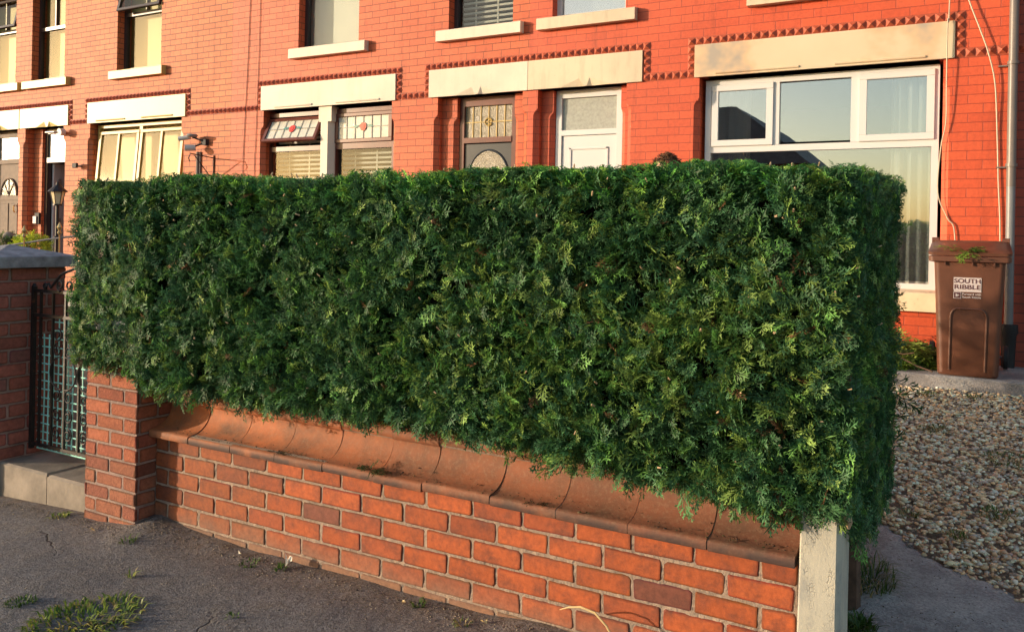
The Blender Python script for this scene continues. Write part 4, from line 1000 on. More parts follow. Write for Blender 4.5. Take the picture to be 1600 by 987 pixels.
def leafcol(p, face):
    a = nz(p, 2.3, 11); bb = nz(p, 6.0, 5); r = rs.rand()
    c = np.array([.054, .138, .050]) * (1 + .5 * bb)
    blue = np.array([.040, .115, .050])
    mixb = min(1, max(0, .5 + a * 1.2)); c = c * (1 - mixb * .6) + blue * mixb * .6
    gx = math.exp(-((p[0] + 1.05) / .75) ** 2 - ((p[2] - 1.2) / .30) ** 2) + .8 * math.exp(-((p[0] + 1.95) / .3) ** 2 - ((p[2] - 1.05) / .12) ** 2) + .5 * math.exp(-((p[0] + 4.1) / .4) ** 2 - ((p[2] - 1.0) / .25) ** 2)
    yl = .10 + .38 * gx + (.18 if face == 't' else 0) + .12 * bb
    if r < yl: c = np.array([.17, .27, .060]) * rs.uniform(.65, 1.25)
    elif r < yl + .17: c = np.array([.11, .25, .055]) * rs.uniform(.8, 1.3)
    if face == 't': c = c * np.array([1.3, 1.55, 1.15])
    if rs.rand() < .010: c = np.array([.17, .085, .040]) * rs.uniform(.6, 1.3)
    return c * rs.uniform(.7, 1.3)
def hedge_points():
    P = []; A = []; Nn = []; S = []; Cc = []
    def addp(p, nv, face, depth=0.0):
        p = np.array(p, float); nv = np.array(nv, float)
        lump = .030 * nz(p, 2.6) + .022 * nz(p, 6.5, 3) + .018 * nz(p, 14, 9)
        hole = nz(p, 5.2, 20)
        if face in 'f' and hole > .27 and rs.rand() < .8: lump -= .10
        if face == 'f' and nz(p, 4.3, 41) > .36 and rs.rand() < .72: return
        q = p + nv * (lump - depth - .035)
        a = nv * rs.uniform(.15, .9) + rs.normal(0, .62, 3)
        if face == 'f': a += np.array([0, 0, .22])
        if face == 'r': a += np.array([0, -.1, .25])
        if face == 't': a += np.array([0, -.1, .15])
        if face == 'b': a += np.array([0, 0, -.7])
        nr = nv * .5 + np.array([0, 0, .5]) + rs.normal(0, .75, 3)
        s = rs.uniform(.45, .92)
        if face == 'f' and rs.rand() < .15: s *= .6
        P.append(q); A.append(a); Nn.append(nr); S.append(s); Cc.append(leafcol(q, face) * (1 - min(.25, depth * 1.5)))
    def top_z(x): return 1.83 + .022 * math.sin(x * 3.1) + .015 * math.sin(x * 7.3 + 1) - .015 * max(0, 1 - (HX1 - x) / .14) - .05 * max(0, 1 - (x - HX0) / .2)
    # front
    n = 21000
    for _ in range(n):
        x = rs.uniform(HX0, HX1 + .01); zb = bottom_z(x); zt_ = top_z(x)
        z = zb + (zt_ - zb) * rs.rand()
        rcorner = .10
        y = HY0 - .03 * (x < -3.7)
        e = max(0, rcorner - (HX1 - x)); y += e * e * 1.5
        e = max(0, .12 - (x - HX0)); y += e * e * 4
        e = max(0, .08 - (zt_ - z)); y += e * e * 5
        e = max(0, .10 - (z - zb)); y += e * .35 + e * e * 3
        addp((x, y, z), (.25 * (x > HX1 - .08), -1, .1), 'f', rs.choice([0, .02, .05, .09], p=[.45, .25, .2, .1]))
    # hanging fringe
    for _ in range(1500):
        x = rs.uniform(HX0, HX1); zb = bottom_z(x)
        addp((x, HY0 + rs.uniform(0, .28), zb + rs.uniform(-.015, .05)), (0, -.5, -.6), 'b', 0)
    # right end
    for _ in range(8000):
        y = HY0 + (HY1 - HY0) * rs.rand() ; zt_ = 1.84 + .05 * (y - HY0) / 1.6
        zlow = float(np.interp(y, [2.84, 3.08, 3.25, 4.3], [.72, .62, .54, .42]))
        z = zlow + (zt_ - zlow) * rs.rand(); x = HX1 - .03 + .03 * math.sin((y - HY0) / (HY1 - HY0) * PI) + .02 * math.sin(z * 4)
        e = max(0, .12 - (y - HY0)); x -= e * e * 1.5
        yb = y + (z - 1.0) * .22 * ((y - HY0) / (HY1 - HY0))
        addp((x, yb, z), (1, -.15, .05), 'r', rs.choice([0, .03, .07], p=[.5, .3, .2]))
    # left end
    for _ in range(2200):
        y = HY0 + .03 + 1.3 * rs.rand() ** 1.4; z = .86 + (1.80 - .86) * rs.rand()
        addp((HX0 + .02, y, z), (-1, -.1, 0), 'l', rs.choice([0, .04]))
    # top
    for _ in range(9000):
        x = rs.uniform(HX0, HX1); y = HY0 + .04 + (HY1 - HY0) * rs.rand() ** 1.7; z = top_z(x) + .02 * math.sin(y * 3 + x) + (.05 * (y - HY0) / 1.6 if x > -.8 else 0)
        addp((x, y, z), (0, -.1, 1), 't', rs.choice([0, .03]))
    return [np.array(q) for q in (P, A, Nn, S, Cc)]
P_, A_, N_, S_, C_ = hedge_points()
V_, F_, K_ = scatter(P_, A_, N_, S_, C_, TEMPL, 3)
# the shears: tips beyond the clipped planes are pressed back
def clip_axis(V, ax_, lim, sgn, soft=.25):
    d = (V[:, ax_] - lim) * sgn; V[:, ax_] = np.where(d > 0, lim + sgn * d * soft, V[:, ax_])
wv = .012 * np.sin(V_[:, 0] * 9 + V_[:, 2] * 5) + .010 * np.sin(V_[:, 0] * 23 - V_[:, 2] * 17)
clip_axis(V_, 1, HY0 - .015 + wv, -1, .35); clip_axis(V_, 2, 1.852 + .012 * np.sin(V_[:, 0] * 5) + wv * .6 + .03 * np.maximum(0, V_[:, 1] - HY0), 1, .35); clip_axis(V_, 0, HX1 + .012 + .01 * np.sin(V_[:, 2] * 7), 1, .35)
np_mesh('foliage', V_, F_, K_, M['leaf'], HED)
# back and lower body foliage (coarser), hidden from the street
P = []; A = []; Nn = []; S = []; Cc = []
for _ in range(2600):
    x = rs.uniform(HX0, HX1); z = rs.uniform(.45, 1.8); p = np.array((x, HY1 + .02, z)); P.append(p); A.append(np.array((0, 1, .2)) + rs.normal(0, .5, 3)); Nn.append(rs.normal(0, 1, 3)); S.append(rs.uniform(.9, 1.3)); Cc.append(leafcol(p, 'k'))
V_, F_, K_ = scatter(*[np.array(q) for q in (P, A, Nn, S, Cc)], TEMPL_LO, 4)
np_mesh('rear_foliage', V_, F_, K_, M['leaf'], HED)
# dark woody inside
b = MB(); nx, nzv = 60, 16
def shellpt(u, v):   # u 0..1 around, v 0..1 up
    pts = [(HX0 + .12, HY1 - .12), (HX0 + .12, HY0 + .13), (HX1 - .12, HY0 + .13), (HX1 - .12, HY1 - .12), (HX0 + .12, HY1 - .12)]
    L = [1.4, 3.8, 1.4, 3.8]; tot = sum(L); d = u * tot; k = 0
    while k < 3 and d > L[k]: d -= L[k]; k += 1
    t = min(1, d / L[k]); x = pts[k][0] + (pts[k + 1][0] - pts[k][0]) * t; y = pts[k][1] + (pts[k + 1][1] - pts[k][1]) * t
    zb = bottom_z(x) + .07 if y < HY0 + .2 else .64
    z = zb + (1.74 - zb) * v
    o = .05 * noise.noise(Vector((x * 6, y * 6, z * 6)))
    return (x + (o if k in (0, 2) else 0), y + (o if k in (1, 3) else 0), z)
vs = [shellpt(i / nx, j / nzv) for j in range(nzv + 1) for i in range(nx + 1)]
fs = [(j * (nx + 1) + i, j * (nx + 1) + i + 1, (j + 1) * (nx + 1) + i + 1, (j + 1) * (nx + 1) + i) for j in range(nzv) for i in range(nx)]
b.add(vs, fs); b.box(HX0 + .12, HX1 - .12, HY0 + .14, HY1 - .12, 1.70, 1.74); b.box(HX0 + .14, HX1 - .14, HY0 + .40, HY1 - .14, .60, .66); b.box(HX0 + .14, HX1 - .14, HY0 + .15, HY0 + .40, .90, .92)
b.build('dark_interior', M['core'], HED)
# trunks, inner branches and pale cut ends
b = MB()
for k in range(9):
    x = -4.0 + k * .44 + rs.uniform(-.08, .08); y = 3.62 + rs.uniform(-.1, .1)
    b.tube([(x, y, gz(x, y) - .05), (x + rs.uniform(-.04, .04), y, .8), (x + rs.uniform(-.1, .1), y + .03, 1.5)], [.045, .035, .015], 8)
for k in range(240):
    x = rs.uniform(HX0 + .1, HX1 - .1); z = rs.uniform(bottom_z(x) + .05, 1.78); d = np.array([rs.normal(0, .5), -1, rs.uniform(-.1, .9)]); d /= np.linalg.norm(d)
    p0 = np.array([x, HY0 + .22, z]) - d * .05; p1 = p0 + d * rs.uniform(.10, .20)
    b.tube([tuple(p0), tuple((p0 + p1) / 2 + rs.normal(0, .006, 3)), tuple(p1)], [.006, .0045, .003], 5)
b.build('stems', M['bark'], HED)
b = MB()
def cut_end(x, y, z, d, r=.004, l=.018):
    d = Vector(d).normalized(); p = Vector((x, y, z)); b.tube([p - d * l, p, p + d * .002], [r * 1.1, r, r * .4], 6)
for k in range(130):
    x = rs.uniform(HX0 + .05, HX1 - .05); z = rs.uniform(bottom_z(x) + .05, 1.82)
    cut_end(x, HY0 - rs.uniform(-.02, .022), z, (rs.normal(0, .6), -.6, rs.uniform(0, .9)), rs.uniform(.002, .0042), rs.uniform(.008, .022))
for k in range(25):
    cut_end(HX1 + rs.uniform(-.01, .02), rs.uniform(HY0, HY1), rs.uniform(.8, 1.8), (1, rs.normal(0, .5), .4), rs.uniform(.002, .004), .015)
for k in range(40):
    cut_end(rs.uniform(HX0, HX1), rs.uniform(HY0, HY0 + .4), 1.87 + rs.uniform(-.02, .02), (rs.normal(0, .5), rs.normal(0, .5), 1), rs.uniform(.002, .004), .018)
b.build('cut_twigs', M['twig'], HED, smooth=True)['kind'] = 'stuff'
b = MB(); b.tube([(-.40, 3.02, .70), (-.362, 2.985, .69), (-.352, 2.975, .665), (-.352, 2.973, .645)], [.012, .017, .014, .006], 7); b.build('sawn_stub', M['twig'], HED)

# ================================================================== GRAVEL
def stones(name, pts, smin, smax, palette, seed, flat=.6):
    rg = np.random.RandomState(seed)
    bm = bmesh.new(); bmesh.ops.create_icosphere(bm, subdivisions=1, radius=1)
    tv = np.array([v.co[:] for v in bm.verts]); tf = np.array([[v.index for v in f.verts] for f in bm.faces]); bm.free()
    n = len(pts); s = rg.uniform(smin, smax, n) * rg.choice([.7, 1, 1.3], n, p=[.35, .5, .15])
    sc = np.stack([s * rg.uniform(.8, 1.5, n), s * rg.uniform(.6, 1, n), s * flat * rg.uniform(.6, 1.1, n)], 1)
    jit = 1 + rg.normal(0, .16, (n, len(tv), 1))
    V = tv[None] * jit * sc[:, None, :]
    th = rg.uniform(0, 2 * PI, n); c, q = np.cos(th), np.sin(th)
    tl = rg.normal(0, .45, n); ct, st_ = np.cos(tl), np.sin(tl)
    y2 = V[..., 1] * ct[:, None] - V[..., 2] * st_[:, None]; z2 = V[..., 1] * st_[:, None] + V[..., 2] * ct[:, None]
    x2 = V[..., 0] * c[:, None] - y2 * q[:, None]; y3 = V[..., 0] * q[:, None] + y2 * c[:, None]
    V = np.stack([x2, y3, z2], -1) + np.array(pts)[:, None, :]
    F = tf[None] + (np.arange(n) * len(tv))[:, None, None]
    pal = np.array(palette); col = pal[rg.randint(0, len(pal), n)] * rg.uniform(.75, 1.2, (n, 1))
    return V.reshape(-1, 3), F.reshape(-1, 3), np.repeat(np.clip(col, 0, 1)[:, None], len(tv), 1).reshape(-1, 3)
PAL = [(.48, .34, .20), (.56, .43, .29), (.38, .24, .13), (.60, .52, .42), (.30, .17, .10), (.42, .38, .34), (.22, .17, .15), (.62, .56, .48), (.50, .30, .16), (.33, .30, .29), (.46, .36, .24)]
pts = []
rp = np.random.RandomState(12)
for _ in range(24000):
    x = rp.uniform(-1.0, 1.6); y = rp.uniform(3.9, 7.5)
    if x > .9 and rp.rand() < .75: continue
    ey = edge_y(min(x, 1.2)) + rp.normal(0, .03)
    if y < ey: continue
    if x < -.5 and y < 4.6: continue
    pts.append((x, y, gz(x, y) - .020 + rp.uniform(0, .024)))
V_, F_, K_ = stones('gravel', pts, .0085, .0165, [tuple(min(.95, (c * 1.5 + .13) * k_) for c, k_ in zip(q, (1.08, 1.0, .86))) for q in PAL], 5)
tag(np_mesh('gravel', V_, F_, K_, M['stone'], k=3), 'loose brown and cream stone chippings covering the driveway', 'gravel', kind='stuff')
pts = []
for _ in range(2600):            # grit and bits swept against the wall base
    x = rp.uniform(-5.3, 0.4); y = 2.97 - abs(rp.normal(0, .09)); 
    if x < -3.84: y = 2.86 - abs(rp.normal(0, .06))
    if x > -.5: y = rp.uniform(2.9, 4.4)
    pts.append((x, y, pave_z(x, y) + .001 if y < 2.96 else gz(x, y) + .004))
for _ in range(900): x = rp.uniform(-5, 0); y = rp.uniform(1.7, 2.9); pts.append((x, y, pave_z(x, y)))
V_, F_, K_ = stones('grit', pts, .0015, .0042, [(.25, .19, .13), (.12, .09, .07), (.4, .33, .24), (.07, .06, .05), (.18, .14, .09)], 6)
tag(np_mesh('grit', V_, F_, K_, M['stone'], k=3), 'fine grit and crumbs swept along the foot of the wall', 'grit', kind='stuff')

# ================================================================== GRASS AND WEEDS
def tuft(name, label, cat, c, r, n, h, cols, seed, lean=.6, w_=.004, group=None, zf=None, squash=1.0, kind=None):
    rg = np.random.RandomState(seed); V = []; F = []; K = []
    for _ in range(n):
        a = rg.uniform(0, 2 * PI); rr = r * math.sqrt(rg.rand()); x = c[0] + rr * math.cos(a); y = c[1] + rr * math.sin(a) * squash
        z = zf(x, y) if zf else c[2]
        a2 = a + rg.normal(0, .8); L = h * rg.uniform(.4, 1.1); ln = lean * rg.uniform(.3, 1.3); d = np.array([math.cos(a2), math.sin(a2), 0]); s = np.array([-d[1], d[0], 0]) * w_ * rg.uniform(.6, 1.3)
        p0 = np.array([x, y, z]); p1 = p0 + np.array([0, 0, L * .5]) + d * L * ln * .3; p2 = p0 + np.array([0, 0, L * (.95 - .45 * ln)]) + d * L * ln
        col = np.array(cols[rg.randint(len(cols))]) * rg.uniform(.75, 1.25); k = len(V)
        V += [p0 - s, p0 + s, p1 + s * .8, p1 - s * .8, p2 + s * .15, p2 - s * .15]; F += [(k, k + 1, k + 2, k + 3), (k + 3, k + 2, k + 4, k + 5)]; K += [col] * 6
    o = np_mesh(name, np.array(V), np.array(F), np.clip(np.array(K), 0, 1), M['grass'], base=c)
    return tag(o, label, cat, group, kind)
GR = [(.06, .13, .02), (.10, .17, .03), (.04, .09, .015)]; YG = [(.34, .40, .06), (.20, .26, .04), (.10, .18, .03), (.36, .30, .10), (.07, .13, .02)]; DRY = [(.35, .27, .12), (.28, .24, .10), (.10, .15, .04)]
tuft('grass_tuft', 'large yellow-green grass clump growing from the pavement at the lower left corner', 'weed', (-3.13, 2.12, 0.0),   .19, 560, .040, YG, 1, 1.3, .0042, zf=pave_z, squash=1.25)
tuft('grass_tuft', 'flat grass tuft on the concrete just behind the white gate post', 'weed', (-.37, 3.95, .09), .10, 260, .10, GR + DRY, 2, 1.2, .0025, squash=1.6, zf=gz)
tuft('grass_tuft', 'dark green grass tuft at the foot of the white post, cut by the bottom edge', 'weed', (-.37, 3.52, .06), .06, 200, .07, GR, 3, .9, .003, zf=gz)
k = 0
for (x, y, r, n, h, cc, lb) in [(-2.83, 2.91, .03, 26, .035, GR, 'tiny green weed at the wall foot beside the white paper scrap'), (-3.72, 2.75, .04, 24, .04, GR, 'small weed on the pavement right of the brick pillar corner'),
      (-4.40, 2.82, .05, 60, .03, YG, 'mossy weed tuft at the foot of the concrete step'), (-4.5, 2.02, .05, 50, .03, GR, 'small green weed alone on the pavement at the left edge'), (-2.05, 2.93, .03, 30, .03, GR, 'green weed with crumbs at the wall foot, below the middle of the wall'),
      (-3.35, 2.50, .02, 12, .05, YG, 'thin yellow-green leaf blades standing on the open pavement'), (-3.0, 2.88, .05, 40, .022, GR, 'low weed strip along the left part of the wall foot'), (-2.65, 2.45, .03, 14, .02, GR, 'tiny sprig flat on the pavement in front of the wall'),
      (-1.8, 2.88, .04, 28, .03, DRY, 'dry brown weed at the wall foot near the right'), (-3.5, 2.08, .06, 90, .025, GR, 'low dark weed mat left of the large grass clump')]:
    tuft('weed', lb, 'weed', (x, y, pave_z(x, y)), r, n, h, cc, 20 + k, 1.0, .003, zf=pave_z); k += 1
for (x, y, r, n, lb) in [(-.22, 6.3, .10, 110, 'faint green weed patch in the middle of the gravel'), (.22, 5.85, .16, 200, 'wide dry weed patch in the gravel near the right edge'), (.13, 4.93, .09, 120, 'green weed tuft in the gravel at the lower right'), (-.05, 4.58, .05, 70, 'small weed at the gravel edge by the concrete'), (-.30, 7.2, .08, 90, 'small green weed in the gravel below the path'), (.02, 7.25, .06, 60, 'small green weed in the gravel below the brown bin'), (-.27, 4.75, .05, 60, 'weed at the gravel edge close to the hedge end')]:
    tuft('weed', lb, 'weed', (x, y, gz(x, y)), r, n, .03, GR + DRY, 50 + k, 1.1, .003, zf=lambda a, c_: gz(a, c_) + .005); k += 1

# loose leaves, paper, straw, sprigs
def scrap(name, label, cat, c, s, m, seed, fold=.5):
    rg = random.Random(seed); b = MB(); n = 7; vs = [(0, 0, s * fold * .6)]
    for i in range(n):
        a = 2 * PI * i / n; rr = s * rg.uniform(.6, 1.2); vs.append((rr * math.cos(a), rr * .6 * math.sin(a), abs(rg.gauss(0, s * fold)) + .002))
    b.add([(c[0] + v[0], c[1] + v[1], c[2] + v[2]) for v in vs], [(0, 1 + i, 1 + (i + 1) % n) for i in range(n)])
    return tag(b.build(name, m, base=c), label, cat)
scrap('paper_scrap', 'crumpled white paper scrap standing at the foot of the wall', 'litter', (-2.80, 2.93, pave_z(-2.8, 2.93)), .028, M['paper'], 1, 1.4)
scrap('dry_leaf', 'pale curled leaf lying near the brick pillar corner', 'leaf', (-4.02, 2.76, pave_z(-4.0, 2.76)), .020, M['straw'], 2)
scrap('dry_leaf', 'pale fallen leaf beside the wall foot, left of the paper scrap', 'leaf', (-3.12, 2.93, pave_z(-3.12, 2.93)), .014, M['paper'], 3)
scrap('dry_leaf', 'cream leaf fragment at the wall foot below the middle of the wall', 'leaf', (-2.12, 2.92, pave_z(-2.1, 2.92)), .012, M['straw'], 4)
scrap('dry_leaf', 'brown curled leaf at the wall foot towards the right', 'leaf', (-1.72, 2.92, pave_z(-1.7, 2.92)), .015, M['straw'], 5)
scrap('dry_leaf', 'tan leaf at the left edge of the picture on the pavement', 'leaf', (-4.9, 2.35, pave_z(-4.9, 2.35)), .016, M['straw'], 6)
b = MB(); pth = [(-1.37, 2.90, .165), (-1.33, 2.895, .185), (-1.28, 2.89, .20), (-1.22, 2.885, .195), (-1.17, 2.88, .16), (-1.12, 2.88, .09), (-1.09, 2.88, .02)]
b.tube(pth, [.0015, .003, .004, .004, .004, .0045, .005], 6); tag(b.build('straw', M['straw'], smooth=True, base=(-1.1, 2.9, .02)), 'arched dry yellow straw leaning on the wall at the bottom edge', 'straw')
def sprig_obj(name, label, cat, c, dirs, scale, seed, cols):
    rg = np.random.RandomState(seed); n = len(dirs); P = np.array([np.array(c) + rg.normal(0, .004, 3) * np.array([1, 1, .2]) for _ in range(n)])
    A = np.array(dirs, float); Nn = np.array([(0, -.2, 1)] * n) + rg.normal(0, .25, (n, 3)); S = np.full(n, scale) * rg.uniform(.7, 1.1, n)
    K = np.array([cols[rg.randint(len(cols))] for _ in range(n)])
    V, F, Kc = scatter(P, A, Nn, S, K, TEMPL, seed)
    return tag(np_mesh(name, V, F, Kc, M['leaf'], base=c), label, cat)
LC = [(.04, .10, .03), (.06, .13, .03), (.03, .07, .02)]
sprig_obj('hedge_sprig', 'green conifer sprig fallen on the coping in the middle of the wall', 'sprig', (-2.36, 2.965, .535), [(1, .1, .15), (1, -.2, .05), (-1, .1, .1), (.7, -.3, .1), (-.6, -.2, .15), (.2, .3, .4)], .75, 1, [(.05, .08, .025), (.03, .06, .02)])
sprig_obj('hedge_sprig', 'small withered sprig on the coping towards the right', 'sprig', (-1.52, 2.965, .530), [(1, .1, 0), (-1, 0, .05), (.6, .3, .1)], .55, 2, [(.10, .06, .03), (.04, .04, .02)])
sprig_obj('hedge_sprig', 'thin dark sprig lying on the left part of the coping', 'sprig', (-2.93, 2.968, .532), [(1, 0, 0), (-1, 0, .05), (.7, .2, .05)], .5, 3, [(.05, .05, .02), (.03, .04, .02)])
V0 = []; pts = []
for _ in range(420):
    x = rp.uniform(-3.7, -.55); y = rp.uniform(2.96, 3.0) if rp.rand() < .8 else rp.uniform(3.0, 3.05); pts.append((x, y, .5285 + max(0, y - 2.975) * .35 + .001))
V_, F_, K_ = stones('x', pts, .0015, .005, [(.06, .04, .02), (.10, .07, .03), (.05, .06, .02), (.03, .02, .015)], 16, .35)
tag(np_mesh('coping_debris', V_, F_, K_, M['stone'], k=3), 'dark leaf crumbs scattered along the coping ledge', 'debris', kind='stuff')

# pile of clippings on the path
def clip_pile():
    rg = np.random.RandomState(41); n = 330; P = []; A = []; Nn = []; S = []; K = []
    for _ in range(n):
        u = rg.rand(); a = rg.uniform(0, 2 * PI); rr = math.sqrt(rg.rand())
        x = -.66 + .40 * rr * math.cos(a); y = 7.92 + .30 * rr * math.sin(a); h = .30 * max(0, 1 - rr) ** .8
        z = .56 + h * rg.rand() ** .5
        P.append((x, y, z)); A.append(np.array((math.cos(a) * .9 + .3, math.sin(a) * .6 - .3, -.25)) + rg.normal(0, .4, 3)); Nn.append(np.array((0, -.3, 1)) + rg.normal(0, .4, 3)); S.append(rg.uniform(1.1, 2.0))
        K.append(np.array([(.16, .24, .03), (.10, .19, .03), (.05, .12, .02), (.22, .28, .05)][rg.randint(4)]) * rg.uniform(.8, 1.2))
    V, F, Kc = scatter(*[np.array(q, float) for q in (P, A, Nn, S, K)], TEMPL, 9)
    root = thing('clippings_pile', 'heap of bright green hedge clippings on the path left of the brown bin', 'clippings', (-.66, 7.9, .55))
    np_mesh('fronds', V, F, Kc, M['leaf'], root)
    b = MB(); b.tube([(-.55, 7.62, .66), (-.40, 7.55, .60), (-.28, 7.50, .57)], .006, 6); b.tube([(-.7, 7.7, .70), (-.5, 7.6, .68), (-.42, 7.58, .70)], .005, 6); b.build('stems', M['bark'], root)
clip_pile()

# ================================================================== BIN
BN = thing('wheelie_bin', 'brown wheeled garden-waste bin with a council sticker standing on the path', 'bin', (-.035, 7.8, .55))
def rring(cx, cy, hw, hd, r, z, n=5):
    P = []
    for (sx, sy, a0) in ((1, -1, -90), (1, 1, 0), (-1, 1, 90), (-1, -1, 180)):
        for i in range(n + 1):
            a = R(a0 + 90 * i / n); P.append((cx + sx * (hw - r) + r * math.cos(a), cy + sy * (hd - r) + r * math.sin(a), z))
    return P
def loft(b, rings, cap0=True, cap1=True):
    n = len(rings[0]); vs = [p for r_ in rings for p in r_]; fs = []
    for i in range(len(rings) - 1):
        for k in range(n): fs.append((i * n + k, i * n + (k + 1) % n, (i + 1) * n + (k + 1) % n, (i + 1) * n + k))
    if cap0: fs.append(tuple(range(n - 1, -1, -1)))
    if cap1: fs.append(tuple((len(rings) - 1) * n + k for k in range(n)))
    b.add(vs, fs)
b = MB(); xc = -.035
loft(b, [rring(xc, 7.76, .205, .25, .05, .556), rring(xc, 7.755, .214, .262, .05, .575), rring(xc, 7.76, .228, .29, .045, 1.0), rring(xc, 7.77, .246, .325, .04, 1.44), rring(xc, 7.77, .250, .33, .04, 1.465)])
loft(b, [rring(xc, 7.77, .262, .342, .04, 1.455), rring(xc, 7.77, .285, .362, .04, 1.462), rring(xc, 7.77, .287, .364, .04, 1.498), rring(xc, 7.77, .283, .36, .04, 1.503)])
for k in (-.17, 0.02, .17): b.box(xc + k - .005, xc + k + .005, 7.405 + .02, 7.46, 1.43, 1.458)
body = b.build('body', M['bin'], BN, smooth=True)
# arch-shaped pressing on the front
b = MB()
def fy(z): return 7.493 - (z - .575) / .425 * .023 if z < 1 else 7.470 - (z - 1.0) / .44 * .025
arch = [(xc - .130, .60), (xc - .125, 1.0)] + [(xc - .125 + .05 * (1 - math.cos(t)), 1.02 + .07 * math.sin(t)) for t in [i * PI / 12 for i in range(1, 7)]]
arch += [(xc + .125 - .05 * (1 - math.cos(t)), 1.02 + .07 * math.sin(t)) for t in [PI / 2 - i * PI / 12 for i in range(0, 6)]] + [(xc + .125, 1.0), (xc + .118, .60)]
b.tube([(p[0], fy(p[1]) - .001, p[1]) for p in arch], .009, 8)
b.build('front_pressing', M['bin'], body, smooth=True)
b = MB()
def lidz(y): return 1.508 + (y - 7.40) * .115
ring0 = rring(xc, 7.775, .288, .368, .045, 0); r0 = [(p[0], p[1], lidz(p[1])) for p in ring0]
ring1 = rring(xc, 7.775, .291, .372, .045, 0); r1 = [(p[0], p[1], lidz(p[1]) + .022) for p in ring1]
ring2 = rring(xc, 7.80, .262, .335, .05, 0); r2 = [(p[0], p[1], lidz(p[1]) + .038) for p in ring2]
loft(b, [r0, r1, r2])
b.box(xc - .24, xc + .24, 8.02, 8.12, 1.60, 1.625, bev=.01)
lid = b.build('lid', M['bin'], BN, smooth=True)
b = MB()
for sx in (-1, 1): b.tube([(xc + sx * .235, 8.10, 1.625), (xc + sx * .29, 8.10, 1.625)], .028, 12)
b.tube([(xc - .24, 8.14, 1.615), (xc + .24, 8.14, 1.615)], .014, 10)
b.build('hinge_handle', M['bin'], BN, smooth=True)
for sx in (-1, 1):
    b = MB(); ring = []
    cx = xc + sx * .275; 
    for (rr, xx) in ((.02, -.022), (.085, -.022), (.098, -.014), (.098, .014), (.085, .022), (.02, .022)):
        ring.append([(cx + xx, 8.13 + rr * math.cos(a), .655 + rr * math.sin(a)) for a in [2 * PI * q / 20 for q in range(20)]])
    loft(b, ring); b.build('wheel', M['rubber'], BN, smooth=True)
b = MB(); b.tube([(xc - .27, 8.13, .655), (xc + .27, 8.13, .655)], .012, 8); b.build('axle', M['rail'], BN)
# sticker
def text_mesh(txt, size, extr=.0006, bold=0):
    cu = bpy.data.curves.new('t', 'FONT'); cu.body = txt; cu.size = size; cu.extrude = extr; cu.align_x = 'CENTER'; cu.offset = bold
    o = bpy.data.objects.new('t', cu); C.objects.link(o); dg = bpy.context.evaluated_depsgraph_get(); me = bpy.data.meshes.new_from_object(o.evaluated_get(dg))
    vs = [v.co.copy() for v in me.vertices]; fs = [tuple(p.vertices) for p in me.polygons]
    bpy.data.objects.remove(o); bpy.data.curves.remove(cu); bpy.data.meshes.remove(me)
    return vs, fs
def put_text(b, txt, xcn, z, size, y, w_=None, bold=0):
    vs, fs = text_mesh(txt, size, bold=bold)
    if w_:
        ww = max(v.x for v in vs) - min(v.x for v in vs); k = w_ / ww
    else: k = 1
    b.add([(xcn + v.x * k, y - v.z, z + v.y) for v in vs], fs)
ys = lambda z: fy(z) - .004
b = MB()
def tri_y(x, z, o=0.0): return (x, ys(z) - .0005 - o, z)
def patch(b, x0, x1, z0, z1, o=0):
    b.add([tri_y(x0, z0, o), tri_y(x1, z0, o), tri_y(x1, z1, o), tri_y(x0, z1, o)], [(0, 1, 2, 3)])
sx0, sx1 = -.142, .050
patch(b, sx0, sx1, 1.240, 1.337); patch(b, sx0 + .002, sx1, 1.224, 1.241, .0004)
patch(b, sx0, sx0 + .054, 1.170, 1.222)
stk = b.build('sticker', M['sticker'], BN, label='pale council sticker with lettering')
b = MB(); y_ = ys(1.29) - .0022
put_text(b, 'SOUTH', (sx0 + sx1) / 2, 1.294, .048, ys(1.31) - .002, .182, .0009); b.build('upper_word', M['sticker_dark'], stk)
b = MB(); put_text(b, 'RIBBLE', (sx0 + sx1) / 2, 1.247, .048, ys(1.26) - .002, .182, .0009)
b.build('lower_word', M['sticker_dark'], stk)
b = MB(); patch(b, sx0 + .004, sx0 + .050, 1.174, 1.218, .0012); b.build('emblem_square', M['sticker_dark'], stk)
b = MB(); put_text(b, 'Forward with', (sx0 + sx1) / 2 + .030, 1.200, .022, ys(1.205) - .0016, .128, .0004); put_text(b, 'South Ribble', (sx0 + sx1) / 2 + .030, 1.176, .022, ys(1.18) - .0016, .128, .0004)
b.build('small_print', M['sticker'], stk); b = MB()
b.add([tri_y(sx0 + .016, 1.182, .003), tri_y(sx0 + .042, 1.196, .003), tri_y(sx0 + .016, 1.210, .003)], [(0, 1, 2)])
b.build('arrow_emblem', M['sticker'], stk)
sprig_obj('lid_clippings', 'bright green clippings lying on the lid of the brown bin', 'clippings', (-.06, 7.44, 1.555),
          [(1, -.1, .1), (-1, -.1, .05), (.4, -.5, -.2), (-.5, -.5, -.4), (.9, 0, .3), (-.8, .1, .2), (1, .1, 0), (-.2, -.7, -.4), (1, 0, .05), (.8, -.2, -.1), (1, .3, .1)], 1.5, 5, [(.14, .24, .03), (.20, .28, .05), (.08, .17, .03)])

